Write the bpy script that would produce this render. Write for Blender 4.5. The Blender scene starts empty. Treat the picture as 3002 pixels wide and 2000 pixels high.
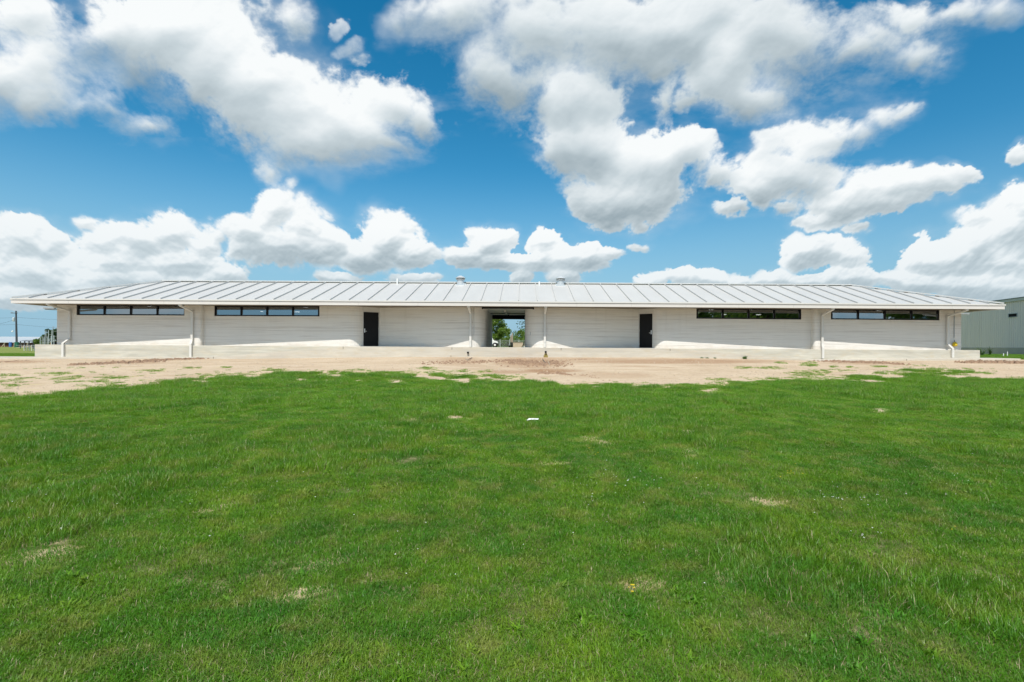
import bpy, bmesh, math, random
import numpy as np
from mathutils import Vector, Matrix
R = math.radians
random.seed(7)
rng = np.random.default_rng(11)
scene = bpy.context.scene
COL = scene.collection
# ------------------------------------------------------------------ camera
F = 1501.0; PX = 1535.0; PY = 1017.7; ROLL = 0.0061; CZ = 0.02
cam = bpy.data.cameras.new('camera'); cam_o = bpy.data.objects.new('camera', cam); COL.objects.link(cam_o)
cam.sensor_width = 36; cam.lens = 18.0
cam.shift_x = (1501 - PX) / 3002; cam.shift_y = (PY - 1000) / 3002
cam.clip_start = 0.05; cam.clip_end = 6000
cam_o.matrix_world = Matrix.Translation((0, 0, CZ)) @ Matrix.Rotation(R(90), 4, 'X') @ Matrix.Rotation(ROLL, 4, 'Z')
scene.camera = cam_o
def uv(px, py):
    u = (px - PX) / F; v = -(py - PY) / F
    return u - ROLL * v, v + ROLL * u
def at(px, py, D):
    u, v = uv(px, py)
    return Vector((u * D, D, CZ + v * D))
def wx(px, D): return (px - PX) / F * D
def zpx(px, py, D): return CZ + uv(px, py)[1] * D
# ------------------------------------------------------------------ nodes
class NT:
    def __init__(s, tree): s.t = tree; s.n = tree.nodes; s.l = tree.links
    def new(s, typ, **kw):
        n = s.n.new(typ)
        for k, v in kw.items(): setattr(n, k, v)
        return n
    def link(s, a, b): s.l.new(a, b)
    def put(s, sock, v):
        if isinstance(v, bpy.types.NodeSocket): s.l.new(v, sock)
        else: sock.default_value = v
    def math(s, op, a, b=None, c=None, clamp=False):
        n = s.n.new('ShaderNodeMath'); n.operation = op; n.use_clamp = clamp
        s.put(n.inputs[0], a)
        if b is not None: s.put(n.inputs[1], b)
        if c is not None: s.put(n.inputs[2], c)
        return n.outputs[0]
    def vmath(s, op, a, b=None, c=None):
        n = s.n.new('ShaderNodeVectorMath'); n.operation = op
        s.put(n.inputs[0], a)
        if b is not None: s.put(n.inputs[1], b)
        if c is not None: s.put(n.inputs[2], c)
        return n.outputs['Value'] if op in ('LENGTH', 'DOT_PRODUCT', 'DISTANCE') else n.outputs[0]
    def mix(s, f, a, b, mode='MIX'):
        n = s.n.new('ShaderNodeMix'); n.data_type = 'RGBA'; n.blend_type = mode
        s.put(n.inputs[0], f); s.put(n.inputs[6], a); s.put(n.inputs[7], b)
        return n.outputs[2]
    def noise(s, vec, scale, detail=4, rough=0.5, dist=0.0, dim='3D', color=False):
        n = s.n.new('ShaderNodeTexNoise'); n.noise_dimensions = dim
        if vec is not None: s.l.new(vec, n.inputs['Vector'])
        n.inputs['Scale'].default_value = scale; n.inputs['Detail'].default_value = detail
        n.inputs['Roughness'].default_value = rough; n.inputs['Distortion'].default_value = dist
        return n.outputs['Color' if color else 'Fac']
    def maprange(s, v, a, b, c=0.0, d=1.0, smooth=False):
        n = s.n.new('ShaderNodeMapRange'); n.clamp = True
        if smooth: n.interpolation_type = 'SMOOTHSTEP'
        s.put(n.inputs[0], v)
        for i, x in enumerate((a, b, c, d)): s.put(n.inputs[i + 1], x)
        return n.outputs[0]
    def ramp(s, f, stops):
        n = s.n.new('ShaderNodeValToRGB'); s.put(n.inputs[0], f)
        el = n.color_ramp.elements
        while len(el) < len(stops): el.new(0.5)
        for e, (p, c) in zip(el, stops): e.position = p; e.color = (*c, 1)
        return n.outputs[0]
    def xyz(s, x, y, z=0.0):
        n = s.n.new('ShaderNodeCombineXYZ')
        s.put(n.inputs[0], x); s.put(n.inputs[1], y); s.put(n.inputs[2], z)
        return n.outputs[0]
    def scale(s, vec, v3): return s.vmath('MULTIPLY', vec, v3)
# ------------------------------------------------------------------ light
SUN_EL, SUN_AZ = R(56), R(9)      # azimuth: degrees to the left of straight behind the camera
sd = Vector((-math.sin(SUN_AZ) * math.cos(SUN_EL), -math.cos(SUN_AZ) * math.cos(SUN_EL), math.sin(SUN_EL)))
sl = bpy.data.lights.new('sun', 'SUN'); sl.energy = SUNP = 4.2; sl.angle = R(0.53); sl.color = (1.0, 0.95, 0.86)
so = bpy.data.objects.new('sun', sl); COL.objects.link(so)
so.rotation_euler = (-sd).to_track_quat('-Z', 'Y').to_euler(); so.location = (0, -10, 30)
# ------------------------------------------------------------------ cumulus field, grown from noise (numpy, no files)
BL = [  # lobes as (x, y, rx, ry, thinness), in the direction of the building
 (60,60,150,110,0),(70,200,155,140,0),(95,310,95,75,0),(0,250,100,120,0),
 (510,95,280,190,0),(330,70,110,100,0),(640,190,210,160,0),(780,270,180,150,0),(890,320,220,145,0),
 (1010,375,185,150,0),(1160,300,115,105,0),(1235,340,75,80,0),(1100,400,110,75,0),(960,430,185,85,0),(830,180,110,60,0),(845,50,50,80,.30),
 (300,300,80,100,.42),(420,370,110,60,.22),(250,120,80,60,.5),(215,330,50,50,.5),
 (1350,50,190,110,0),(1550,130,240,190,0),(1470,230,130,80,0),(1750,100,300,200,0),(1700,310,190,130,0),
 (1640,430,95,70,0),(1760,430,160,110,0),(1870,480,210,105,0),(1800,580,115,95,0),(1890,570,125,95,0),
  (2010,440,120,65,0),(1980,300,50,80,.34),(2040,300,45,50,.3),(1960,200,70,60,.15),(2000,90,260,140,0),(2150,200,125,130,0),(2200,290,125,70,0),(2300,130,250,150,0),
 (2510,130,210,120,0),(2640,180,130,85,0),(2650,60,190,80,0),(2790,40,110,60,.1),(2910,30,110,60,.4),(1130,70,60,70,.48),(1180,40,70,60,.3),
 (2140,600,60,25,.1),(2220,555,80,50,0),(2320,520,120,70,0),(2400,440,115,75,0),(2500,400,115,65,0),(2590,365,90,50,0),
 (2650,345,50,28,.1),(2430,520,110,60,0),(2280,430,70,45,.2),(2300,610,50,30,.35),(2130,510,60,45,.3),
 (2395,650,70,26,0),(2470,605,110,65,0),(2550,560,110,75,0),(2650,560,120,65,0),(2750,540,100,48,0),(2830,510,60,38,0),
 (2600,615,95,40,0),(3000,460,45,48,.06),(3060,440,60,60,0),(2860,640,80,30,.35),
 (2720,760,75,60,0),(2810,755,95,60,0),(2890,720,100,75,0),(2985,680,95,95,0),(2995,610,55,65,0),(2950,780,110,50,0),
 (2340,745,60,46,0),(2420,742,95,44,0),(2500,757,60,30,0),(2520,688,45,20,.3),
 (2270,826,62,32,0),(2380,834,100,24,0),(2500,818,85,36,0),
 (1920,832,55,24,0),(2010,820,65,34,0),(2080,818,45,30,0),(2160,830,38,26,.1),
 (1360,752,55,36,0),(1430,705,68,52,0),(1480,765,85,28,0),(1600,715,68,45,0),(1560,765,80,26,0),
 (1660,762,85,36,0),(1740,757,60,42,0),(1880,722,42,20,.3),(1800,745,45,22,.2),(1530,812,40,20,.1),(1660,815,50,22,.2),
 (730,690,75,60,0),(810,645,82,74,0),(900,680,95,72,0),(860,740,185,46,0),(1140,695,100,78,0),(1070,745,100,50,0),
 (1210,745,75,42,0),(980,720,90,45,0),(700,735,50,30,0),
 (500,685,112,70,0),(400,710,90,52,0),(600,715,78,52,0),(300,715,80,50,0),(255,665,40,25,.2),
 (540,765,150,42,.05),(330,780,160,50,.05),(60,710,115,62,0),(150,735,75,50,0),(90,800,200,50,.05),(350,825,230,40,.1),
 (60,870,190,38,.15),(250,870,200,30,.2),(655,808,75,45,0),(560,830,80,24,.1),
 (1000,822,60,18,.1),(1210,822,75,18,.05),(800,525,50,42,.66),(870,555,38,30,.8),(1080,410,130,90,0),(1640,190,150,110,0),(2130,260,110,75,0),(2200,300,90,60,0),(2050,130,120,90,0),(1015,122,54,42,.86),(968,60,24,40,.85),(1050,150,46,26,.86),
 (2700,828,110,38,.05),(2850,835,150,42,0),(2960,850,110,45,0),(2250,150,40,30,0),
]
CS = 1000.0; CU0, CU1, CV0, CV1 = -1.30, 1.26, -0.02, 0.86
cw, ch = int((CU1 - CU0) * CS), int((CV1 - CV0) * CS)
U_, V_ = np.meshgrid(np.linspace(CU0, CU1, cw, dtype=np.float32), np.linspace(CV0, CV1, ch, dtype=np.float32))
crng = np.random.default_rng(5)
def _tab(n=256): return crng.random((n, n), dtype=np.float32)
_T = [_tab() for _ in range(4)]
def vnoise(x, y, k=0):
    T = _T[k % 4]; xi = np.floor(x).astype(np.int32); yi = np.floor(y).astype(np.int32)
    fx = x - xi; fy = y - yi; fx = fx * fx * fx * (fx * (fx * 6 - 15) + 10); fy = fy * fy * fy * (fy * (fy * 6 - 15) + 10)
    a = T[xi & 255, yi & 255]; b = T[(xi + 1) & 255, yi & 255]; c = T[xi & 255, (yi + 1) & 255]; d = T[(xi + 1) & 255, (yi + 1) & 255]
    return (a + (b - a) * fx) * (1 - fy) + (c + (d - c) * fx) * fy
def fbm(x, y, s, octs=5, rough=0.55, k=0, billow=False):
    t = 0; a = 1.0; tot = 0
    for i in range(octs):
        ca, sa = math.cos(0.7 * i + k), math.sin(0.7 * i + k)
        n = vnoise((x * ca - y * sa) * s + 17.3 * i + 31 * k, (x * sa + y * ca) * s + 9.1 * i + 57 * k, i + k)
        if billow: n = np.abs(n * 2 - 1) * 1.3
        t = t + n * a; tot += a; a *= rough; s *= 2.03
    return t / tot
def worley(x, y, s, k=0):
    x = x * s + 40 + 13 * k; y = y * s + 40 + 7 * k; xi = np.floor(x).astype(np.int32); yi = np.floor(y).astype(np.int32)
    best = np.full(x.shape, 9.0, np.float32)
    for i in (-1, 0, 1):
        for j in (-1, 0, 1):
            cx = (xi + i) & 255; cy = (yi + j) & 255
            ddx = xi + i + _T[0][cx, cy] - x; ddy = yi + j + _T[1][cx, cy] - y
            best = np.minimum(best, ddx * ddx + ddy * ddy)
    return best
def smin(a, b, k):
    h = np.maximum(k - np.abs(a - b), 0) / k
    return np.minimum(a, b) - h * h * h * k / 6
def blur(a, r):
    r = max(1, int(r))
    for ax in (0, 1):
        c = np.cumsum(np.pad(a, [(r + 1, r) if k == ax else (0, 0) for k in (0, 1)], mode='edge'), axis=ax, dtype=np.float64)
        a = ((c[2 * r + 1:] - c[:-2 * r - 1]) if ax == 0 else (c[:, 2 * r + 1:] - c[:, :-2 * r - 1])) / (2 * r + 1)
    return a.astype(np.float32)
_den = V_ + 0.62
QX = (U_ / (_den ** .75)).astype(np.float32); QY = (np.log(_den) * 1.1).astype(np.float32)
_wx = (fbm(QX, QY, 5, 5, .55, 1) - .5); _wy = (fbm(QX, QY, 5, 5, .55, 2) - .5)
_w2x = (fbm(QX, QY, 28, 5, .6, 3) - .5); _w2y = (fbm(QX, QY, 28, 5, .6, 0) - .5)
lowf = np.clip((0.36 - V_) / 0.2, 0, 1)                     # cumulus seen from the side, near the horizon
_wa = (1 - .5 * lowf)
Uw = U_ + _wx * 0.085 * _den * _wa + _w2x * .036 * _wa; Vw = V_ + _wy * 0.07 * _den * _wa + _w2y * .030 * _wa
thin = np.zeros(U_.shape, np.float32); acc = np.full(U_.shape, 3.0, np.float32); hw = np.full(U_.shape, 1e-4, np.float32); hs_ = np.zeros(U_.shape, np.float32)
for (x, y, rx, ry, wk) in BL:
    bu, bv = uv(x, y); m = 2.8
    i0 = max(0, int((bu - m * rx / F - .06 - CU0) * CS)); i1 = min(cw, int((bu + (m * rx / F + .06) - CU0) * CS) + 1)
    j0 = max(0, int((bv - m * ry / F - .06 - CV0) * CS)); j1 = min(ch, int((bv + (m * ry / F + .06) - CV0) * CS) + 1)
    if i1 <= i0 or j1 <= j0: continue
    S = (slice(j0, j1), slice(i0, i1)); hh = (Vw[S] - bv) * F / ry
    L = np.sqrt(((Uw[S] - bu) * F / rx) ** 2 + hh ** 2)
    w = np.exp(-2.0 * L * L) * (rx * ry) ** .35 / 60; hw[S] += w; hs_[S] += w * hh
    L = L + wk; L = L + np.maximum(L - 1.6, 0) * 2.0
    closer = np.clip((acc[S] - L) * 3 + .5, 0, 1); thin[S] = thin[S] * (1 - closer) + wk * closer
    acc[S] = smin(acc[S], L - wk * .55, 0.30)
HB = np.clip(hs_ / hw, -1.5, 1.5)
base = np.clip(1.03 - acc, -1.2, 1.0)
px_, py_ = QX + _wx * .05, QY + _wy * .05
fb = fbm(px_, py_, 10, 8, .60, 0) - .5
fb2 = fbm(px_ + 3, py_, 26, 6, .62, 2) - .5
wo1 = 0.42 - worley(px_ + _w2x * .02, py_ + _w2y * .02, 14, 0); wo2 = 0.42 - worley(px_ + _w2x * .012, py_, 31, 1)
wo3 = 0.42 - worley(px_ + _w2x * .01, py_ + _w2y * .01, 68, 2); wo4 = .42 - worley(px_, py_, 150, 3)
puff = wo1 * .42 + wo2 * .30 + wo3 * .20 + wo4 * .12
Fd = base + fb * (1.15 - 0.25 * lowf) + fb2 * (.62 - .2 * lowf) + puff * (0.22 + 0.62 * lowf)
# edges: crisp where the cloud is puffy, wispy elsewhere
wz = fbm(QX, QY, 4, 3, .5, 3)
topf = np.clip(.5 + HB * .6, 0, 1)
width = np.clip(0.50 + 1.5 * (wz - 0.5), 0.24, 1.1) * (1 - .62 * lowf) * (1.25 - .55 * topf) + np.clip(-base, 0, .6) * .5
thin = blur(thin, 12)
width = width * (1 + .5 * (1 - lowf) * (1 - topf)) + thin * 1.3
t = np.clip((Fd + .04 - 0.0) / width, 0, 1); CA = t * t * (3 - 2 * t)
veil = np.clip((blur(Fd, 5) + .50) / .75, 0, 1) * np.clip((fbm(QX * .8 + 5, QY * 1.6, 7, 7, .62, 1) - .40) / .30, 0, 1) * (1 - .4 * lowf)
CA = 1 - (1 - CA) * (1 - .42 * veil)
CA = CA * (1 - np.clip(-base * 1.6, 0, .8)) * np.clip((base + .95) / .6, 0, 1)
def slope(a, dx_, dy_): return (np.gradient(a, axis=0) * dy_ + np.gradient(a, axis=1) * dx_) * CS
body = np.clip(Fd, 0, 1.2)
r1 = slope(blur(puff * .9 + fb * .9, 1), .3, -.9); r2 = slope(blur(body, 5), .3, -.9); r3 = slope(blur(body, 14), .3, -.9)
relief = np.clip(r1 / 22, -1, 1) * .30 + np.clip(r2 / 12, -1, 1) * .40 + np.clip(r3 / 9, -1, 1) * .45
relief *= .22 + .68 * lowf
soft = fbm(QX, QY, 5, 5, .55, 2) - .5
HS = blur(HB, 14)
bot = np.clip((.05 - HS + soft * (1.5 - .7 * lowf)) / (1.05), 0, 1) * np.clip(blur(body, 6) * 2.2, 0, 1)
r4 = slope(blur(body, 34), .2, -.95); r4 = blur(r4, 10)
big = np.clip(r4 / 5, -1, 1)
CB = .885 + big * (.13 - .05 * lowf) + relief * (.20 + .03 * lowf) - bot * (.40 - .08 * lowf) + soft * .10 - .10 * np.clip(body - .4, 0, 1)
lobe = np.clip(1 - np.hypot((U_ - .14) / .42, (V_ - .60) / .26), 0, 1) + np.clip(1 - np.hypot((U_ - .60) / .4, (V_ - .68) / .16), 0, 1)
CB = CB - .16 * np.clip(lobe, 0, 1)
CB = np.clip(blur(CB, 1), 0.30, 1.0)
# ------------------------------------------------------------------ world: Sky Texture with the cloud field mixed in
world = bpy.data.worlds.new('World'); scene.world = world; world.use_nodes = True
cimg = bpy.data.images.new('cloud_field', cw, ch, float_buffer=True, is_data=True)
buf = np.ones((ch, cw, 4), np.float32); buf[..., 0] = CB; buf[..., 1] = CA; buf[..., 2] = 0
cimg.pixels.foreach_set(buf.ravel()); cimg.update(); cimg.pack()
W = NT(world.node_tree); W.n.clear()
tc = W.new('ShaderNodeTexCoord'); D = tc.outputs['Generated']
s3 = W.new('ShaderNodeSeparateXYZ'); W.link(D, s3.inputs[0]); dx, dy, dz = s3.outputs
yy = W.math('MAXIMUM', dy, 0.05)
u_ = W.math('DIVIDE', dx, yy); v_ = W.math('DIVIDE', dz, yy)
it = W.new('ShaderNodeTexImage'); it.image = cimg; it.extension = 'EXTEND'; it.interpolation = 'Linear'
W.link(W.xyz(W.math('MULTIPLY_ADD', u_, 1 / (CU1 - CU0), -CU0 / (CU1 - CU0)), W.math('MULTIPLY_ADD', v_, 1 / (CV1 - CV0), -CV0 / (CV1 - CV0)), 0), it.inputs[0])
si = W.new('ShaderNodeSeparateColor'); W.link(it.outputs[0], si.inputs[0])
# the sky beside, above and behind the camera: scattered cumulus
gen = W.noise(W.scale(D, (1.0, 1.0, 2.2)), 2.6, 5, 0.58, 0.2)
side = W.maprange(W.math('ABSOLUTE', u_), 1.04, 1.25)
up = W.maprange(v_, 0.72, 0.84); back = W.maprange(dy, 0.50, 0.40)
out = W.math('MAXIMUM', W.math('MAXIMUM', side, up), back)
def lerp(a, b, t): return W.math('MULTIPLY_ADD', W.math('SUBTRACT', b, a), t, a)
gA = W.maprange(gen, 0.50, 0.60, 0, 1, True); gB = W.maprange(gen, 0.5, 0.72, 0.95, 0.62)
alpha = lerp(si.outputs[1], gA, out); br = lerp(si.outputs[0], gB, out)
alpha = W.math('MULTIPLY', alpha, W.maprange(dz, -0.01, 0.02))
cloudc = W.ramp(W.maprange(br, 0.35, 1.0), [(0.0, (0.275, 0.345, 0.385)), (0.5, (0.495, 0.565, 0.60)), (0.85, (0.705, 0.75, 0.77)), (1.0, (0.80, 0.825, 0.83))])
low = W.maprange(dz, 0.22, 0.02)
cloudc = W.mix(W.math('MULTIPLY', low, 0.55), cloudc, (0.49, 0.60, 0.66, 1))
sky = W.new('ShaderNodeTexSky', sky_type='NISHITA', sun_disc=False, sun_elevation=SUN_EL,
            altitude=0, air_density=1.0, dust_density=0.6, ozone_density=2.2)
sky.sun_rotation = math.pi - SUN_AZ
hs = W.new('ShaderNodeHueSaturation'); hs.inputs['Hue'].default_value = 0.483; hs.inputs['Saturation'].default_value = 1.44
hs.inputs['Value'].default_value = 0.93; W.link(sky.outputs[0], hs.inputs['Color'])
SKY_S = 0.12
sc_ = W.new('ShaderNodeVectorMath', operation='SCALE'); W.link(cloudc, sc_.inputs[0]); sc_.inputs['Scale'].default_value = 1.0 / SKY_S
hz = W.mix(W.maprange(dz, 0.34, 0.0, 0, 0.95, True), hs.outputs[0], tuple(x / SKY_S for x in (0.245, 0.44, 0.58)) + (1,))
hz = W.mix(W.maprange(dz, 0.0, -0.03), hz, tuple(x / SKY_S for x in (0.20, 0.22, 0.15)) + (1,))
fin = W.mix(alpha, hz, sc_.outputs[0])
bg = W.new('ShaderNodeBackground'); bg.inputs['Strength'].default_value = SKY_S; W.link(fin, bg.inputs['Color'])
wo = W.new('ShaderNodeOutputWorld'); W.link(bg.outputs[0], wo.inputs['Surface'])
world.cycles.sampling_method = 'MANUAL'; world.cycles.sample_map_resolution = 512
scene.view_settings.view_transform = 'Standard'; scene.view_settings.look = 'None'
scene.view_settings.exposure = 0.24; scene.view_settings.gamma = 1.0
# ------------------------------------------------------------------ mesh helpers
class MB:
    def __init__(s): s.v = []; s.f = []
    def add(s, vs, fs):
        o = len(s.v); s.v += [tuple(v) for v in vs]; s.f += [tuple(i + o for i in f) for f in fs]; return s
    def box(s, x0, x1, y0, y1, z0, z1):
        return s.add([(x0, y0, z0), (x1, y0, z0), (x1, y1, z0), (x0, y1, z0), (x0, y0, z1), (x1, y0, z1), (x1, y1, z1), (x0, y1, z1)],
                     [(0, 3, 2, 1), (4, 5, 6, 7), (0, 1, 5, 4), (1, 2, 6, 5), (2, 3, 7, 6), (3, 0, 4, 7)])
    def bar(s, a, b, w, h, up=(0, 0, 1)):
        a, b = Vector(a), Vector(b); d = (b - a).normalized(); upv = Vector(up)
        if abs(d.dot(upv)) > 0.98: upv = Vector((0, 1, 0))
        sx = d.cross(upv).normalized() * w / 2; sz = sx.cross(d).normalized() * h / 2
        vs = [a - sx - sz, a + sx - sz, a + sx + sz, a - sx + sz, b - sx - sz, b + sx - sz, b + sx + sz, b - sx + sz]
        return s.add(vs, [(0, 1, 2, 3), (7, 6, 5, 4), (0, 4, 5, 1), (1, 5, 6, 2), (2, 6, 7, 3), (3, 7, 4, 0)])
    def tube(s, pts, rad, n=8, caps=True):
        pts = [Vector(p) for p in pts]; rad = rad if isinstance(rad, (list, tuple)) else [rad] * len(pts)
        rings = []; ref = None
        for i, p in enumerate(pts):
            d = (pts[min(i + 1, len(pts) - 1)] - pts[max(i - 1, 0)]).normalized()
            if ref is None: ref = Vector((1, 0, 0)) if abs(d.x) < 0.9 else Vector((0, 1, 0))
            a = (ref - d * ref.dot(d)).normalized(); ref = a; b = d.cross(a)
            rings.append([p + (a * math.cos(t) + b * math.sin(t)) * rad[i] for t in [2 * math.pi * k / n for k in range(n)]])
        vs = [v for r in rings for v in r]; fs = []
        for i in range(len(pts) - 1):
            for k in range(n):
                k2 = (k + 1) % n; fs.append((i * n + k, i * n + k2, (i + 1) * n + k2, (i + 1) * n + k))
        if caps: fs.append(tuple(range(n))[::-1]); fs.append(tuple((len(pts) - 1) * n + k for k in range(n)))
        return s.add(vs, fs)
    def lathe(s, cx, cy, prof, n=20):
        vs = []; fs = []
        for r, z in prof:
            for k in range(n):
                t = 2 * math.pi * k / n; vs.append((cx + r * math.cos(t), cy + r * math.sin(t), z))
        for i in range(len(prof) - 1):
            for k in range(n):
                k2 = (k + 1) % n; fs.append((i * n + k, i * n + k2, (i + 1) * n + k2, (i + 1) * n + k))
        fs.append(tuple(range(n))[::-1]); fs.append(tuple((len(prof) - 1) * n + k for k in range(n)))
        return s.add(vs, fs)
    def quad(s, a, b, c, d): return s.add([a, b, c, d], [(0, 1, 2, 3)])
    def prism(s, poly, z0, z1):
        n = len(poly)
        return s.add([(x, y, z0) for x, y in poly] + [(x, y, z1) for x, y in poly],
                     [tuple(range(n))[::-1], tuple(range(n, 2 * n))] + [(i, (i + 1) % n, n + (i + 1) % n, n + i) for i in range(n)])
    def build(s, name, mat, parent=None, smooth=False, bevel=0, loc=None):
        me = bpy.data.meshes.new(name); me.from_pydata(s.v, [], s.f)
        bm = bmesh.new(); bm.from_mesh(me); bmesh.ops.recalc_face_normals(bm, faces=bm.faces); bm.to_mesh(me); bm.free()
        if smooth: me.polygons.foreach_set('use_smooth', [True] * len(me.polygons))
        o = bpy.data.objects.new(name, me); COL.objects.link(o); me.materials.append(mat)
        if bevel:
            b = o.modifiers.new('bevel', 'BEVEL'); b.width = bevel; b.segments = 2; b.limit_method = 'ANGLE'
        if parent is not None:
            o.parent = parent; o.matrix_parent_inverse = Matrix.Translation(-parent.location)
        return o
def thing(name, loc, label, cat, group=None):
    o = bpy.data.objects.new(name, None); COL.objects.link(o); o.location = loc; o.empty_display_size = 0.3
    return tag(o, label, cat, group)
def tag(o, label, cat, group=None, kind=None):
    o['label'] = label; o['category'] = cat
    if group: o['group'] = group
    if kind: o['kind'] = kind
    return o
def structure(o): o['kind'] = 'structure'; return o
def copy_tree(o, dx, label=None):
    c = o.copy(); COL.objects.link(c); c.location = o.location + Vector(dx)
    if label: c['label'] = label
    for ch in list(o.children):
        k = ch.copy(); COL.objects.link(k); k.parent = c; k.matrix_parent_inverse = ch.matrix_parent_inverse.copy()
        for g_ in list(ch.children):
            m = g_.copy(); COL.objects.link(m); m.parent = k; m.matrix_parent_inverse = g_.matrix_parent_inverse.copy()
    return c
# ------------------------------------------------------------------ materials
def mat(name, fn):
    m = bpy.data.materials.new(name); m.use_nodes = True; t = NT(m.node_tree); t.n.clear()
    o = t.new('ShaderNodeOutputMaterial'); p = t.new('ShaderNodeBsdfPrincipled'); t.link(p.outputs[0], o.inputs[0]); t.o = o
    fn(t, p); return m
def bump(t, p, h, strength=0.3, dist=0.01):
    b = t.new('ShaderNodeBump'); b.inputs['Strength'].default_value = strength; b.inputs['Distance'].default_value = dist
    t.link(h, b.inputs['Height']); t.link(b.outputs[0], p.inputs['Normal'])
def pos(t): return t.new('ShaderNodeNewGeometry').outputs['Position']
def plain(name, col, rough=0.6, metal=0.0, var=0.12, sc=3.0, spec=0.4, bumpy=0.0):
    def fn(t, p):
        P = pos(t); n = t.noise(P, sc, 5, 0.6); n2 = t.noise(P, sc * 9, 3, 0.6)
        f = t.math('MULTIPLY_ADD', n2, 0.4, t.math('MULTIPLY', n, 0.6))
        c = t.mix(f, (*[x * (1 - var) for x in col], 1), (*[min(1, x * (1 + var)) for x in col], 1))
        t.link(c, p.inputs['Base Color']); p.inputs['Roughness'].default_value = rough; p.inputs['Metallic'].default_value = metal
        p.inputs['Specular IOR Level'].default_value = spec
        if bumpy: bump(t, p, n2, bumpy, 0.01)
    return mat(name, fn)
def f_wall(t, p):                               # printed concrete: thin uneven horizontal courses
    P = pos(t)
    c = t.noise(t.scale(P, (0.12, 0.12, 7.5)), 1.0, 5, 0.70, 0.3)
    c2 = t.noise(t.scale(P, (0.35, 0.35, 26.0)), 1.0, 3, 0.6, 0.1)
    st = t.noise(t.scale(P, (0.9, 0.9, 0.25)), 1.0, 4, 0.6)
    s = t.new('ShaderNodeSeparateXYZ'); t.link(P, s.inputs[0])
    course = t.math('ABSOLUTE', t.math('SINE', t.math('MULTIPLY', t.math('ADD', s.outputs[2], t.math('MULTIPLY', c, 0.06)), math.pi / 0.058)))
    groove = t.maprange(course, 0.0, 0.30, 1.0, 0.0)
    dark = t.maprange(c, 0.53, 0.62)
    thin_ = t.maprange(c2, 0.56, 0.66)
    col = t.mix(t.math('MULTIPLY_ADD', c2, 0.5, t.math('MULTIPLY', c, 0.5)), (0.73, 0.70, 0.65, 1), (0.82, 0.80, 0.765, 1))
    col = t.mix(t.math('MULTIPLY', groove, 0.24), col, (0.42, 0.40, 0.37, 1))
    col = t.mix(t.math('MULTIPLY', dark, 0.36), col, (0.48, 0.44, 0.39, 1))
    col = t.mix(t.math('MULTIPLY', thin_, 0.50), col, (0.44, 0.40, 0.36, 1))
    col = t.mix(t.maprange(st, 0.45, 0.75, 0, 0.14), col, (0.55, 0.52, 0.47, 1))
    spl = t.math('MULTIPLY', t.maprange(s.outputs[2], .30, .0), t.maprange(t.noise(t.scale(P, (1.4, 1.4, 3)), 1, 5, .6), .42, .7)); col = t.mix(t.math('MULTIPLY', spl, .45), col, (0.52, 0.41, 0.29, 1))
    drip = t.math('MULTIPLY', t.maprange(t.noise(t.scale(P, (3.2, 3.2, .12)), 1, 4, .6), .60, .72), t.maprange(s.outputs[2], .6, 2.4)); col = t.mix(t.math('MULTIPLY', drip, .22), col, (0.45, 0.41, 0.35, 1))
    t.link(col, p.inputs['Base Color']); p.inputs['Roughness'].default_value = 0.85; p.inputs['Specular IOR Level'].default_value = 0.2
    h = t.math('ADD', course, t.math('MULTIPLY', c2, 1.0)); bump(t, p, h, 0.8, 0.012)
M_wall = mat('printed concrete wall', f_wall)
def f_conc(tint, dk):
    def fn(t, p):
        P = pos(t)
        n = t.noise(t.scale(P, (0.5, 0.5, 3.5)), 1.2, 6, 0.62, 0.4); n2 = t.noise(P, 26, 3, 0.6)
        ln = t.noise(t.scale(P, (0.2, 0.2, 14)), 1, 3, 0.5)
        c = t.mix(t.maprange(n, 0.32, 0.68), (*[x * dk for x in tint], 1), (*tint, 1))
        c = t.mix(t.maprange(ln, 0.56, 0.66, 0, 0.42), c, (*[x * 0.66 for x in tint], 1))
        c = t.mix(t.maprange(t.noise(t.scale(P, (1.3, 1.3, 5)), 1.6, 5, .65), 0.50, 0.66, 0, 0.45), c, (0.52, 0.44, 0.31, 1)); c = t.mix(t.maprange(n2, 0.3, 0.7, 0, 0.15), c, (0.45, 0.40, 0.32, 1))
        t.link(c, p.inputs['Base Color']); p.inputs['Roughness'].default_value = 0.85; p.inputs['Specular IOR Level'].default_value = 0.25
        bump(t, p, n2, 0.25, 0.01)
    return fn
M_plinth = mat('cast concrete', f_conc((0.60, 0.575, 0.50), 0.70))
M_walk = mat('pale walkway concrete', f_conc((0.60, 0.565, 0.49), 0.80))
def f_roof(t, p):
    P = pos(t)
    n = t.noise(t.scale(P, (0.9, 0.35, 0.35)), 1.0, 4, 0.5); n2 = t.noise(t.scale(P, (6, 0.6, 0.6)), 1.0, 3, 0.5)
    c = t.mix(n, (0.48, 0.475, 0.455, 1), (0.57, 0.565, 0.545, 1)); c = t.mix(t.maprange(n2, 0.5, 0.8, 0, 0.15), c, (0.42, 0.41, 0.39, 1))
    t.link(c, p.inputs['Base Color']); p.inputs['Roughness'].default_value = 0.5; p.inputs['Metallic'].default_value = 0.15
    bump(t, p, t.noise(t.scale(P, (1.1, .8, .8)), 1, 3, .5), 0.22, 0.05)
M_roof = mat('pale metal roofing', f_roof)
M_trim = plain('off white metal trim', (0.62, 0.60, 0.57), 0.42, 0, 0.05)
M_gutter = plain('gutter metal', (0.66, 0.645, 0.61), 0.4, 0.1, 0.06)
M_soffit = plain('soffit boards', (0.17, 0.14, 0.105), 0.7, 0, 0.12)
M_ceil = plain('dark room ceiling', (0.02, 0.018, 0.016), 0.9, spec=.05)
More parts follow.
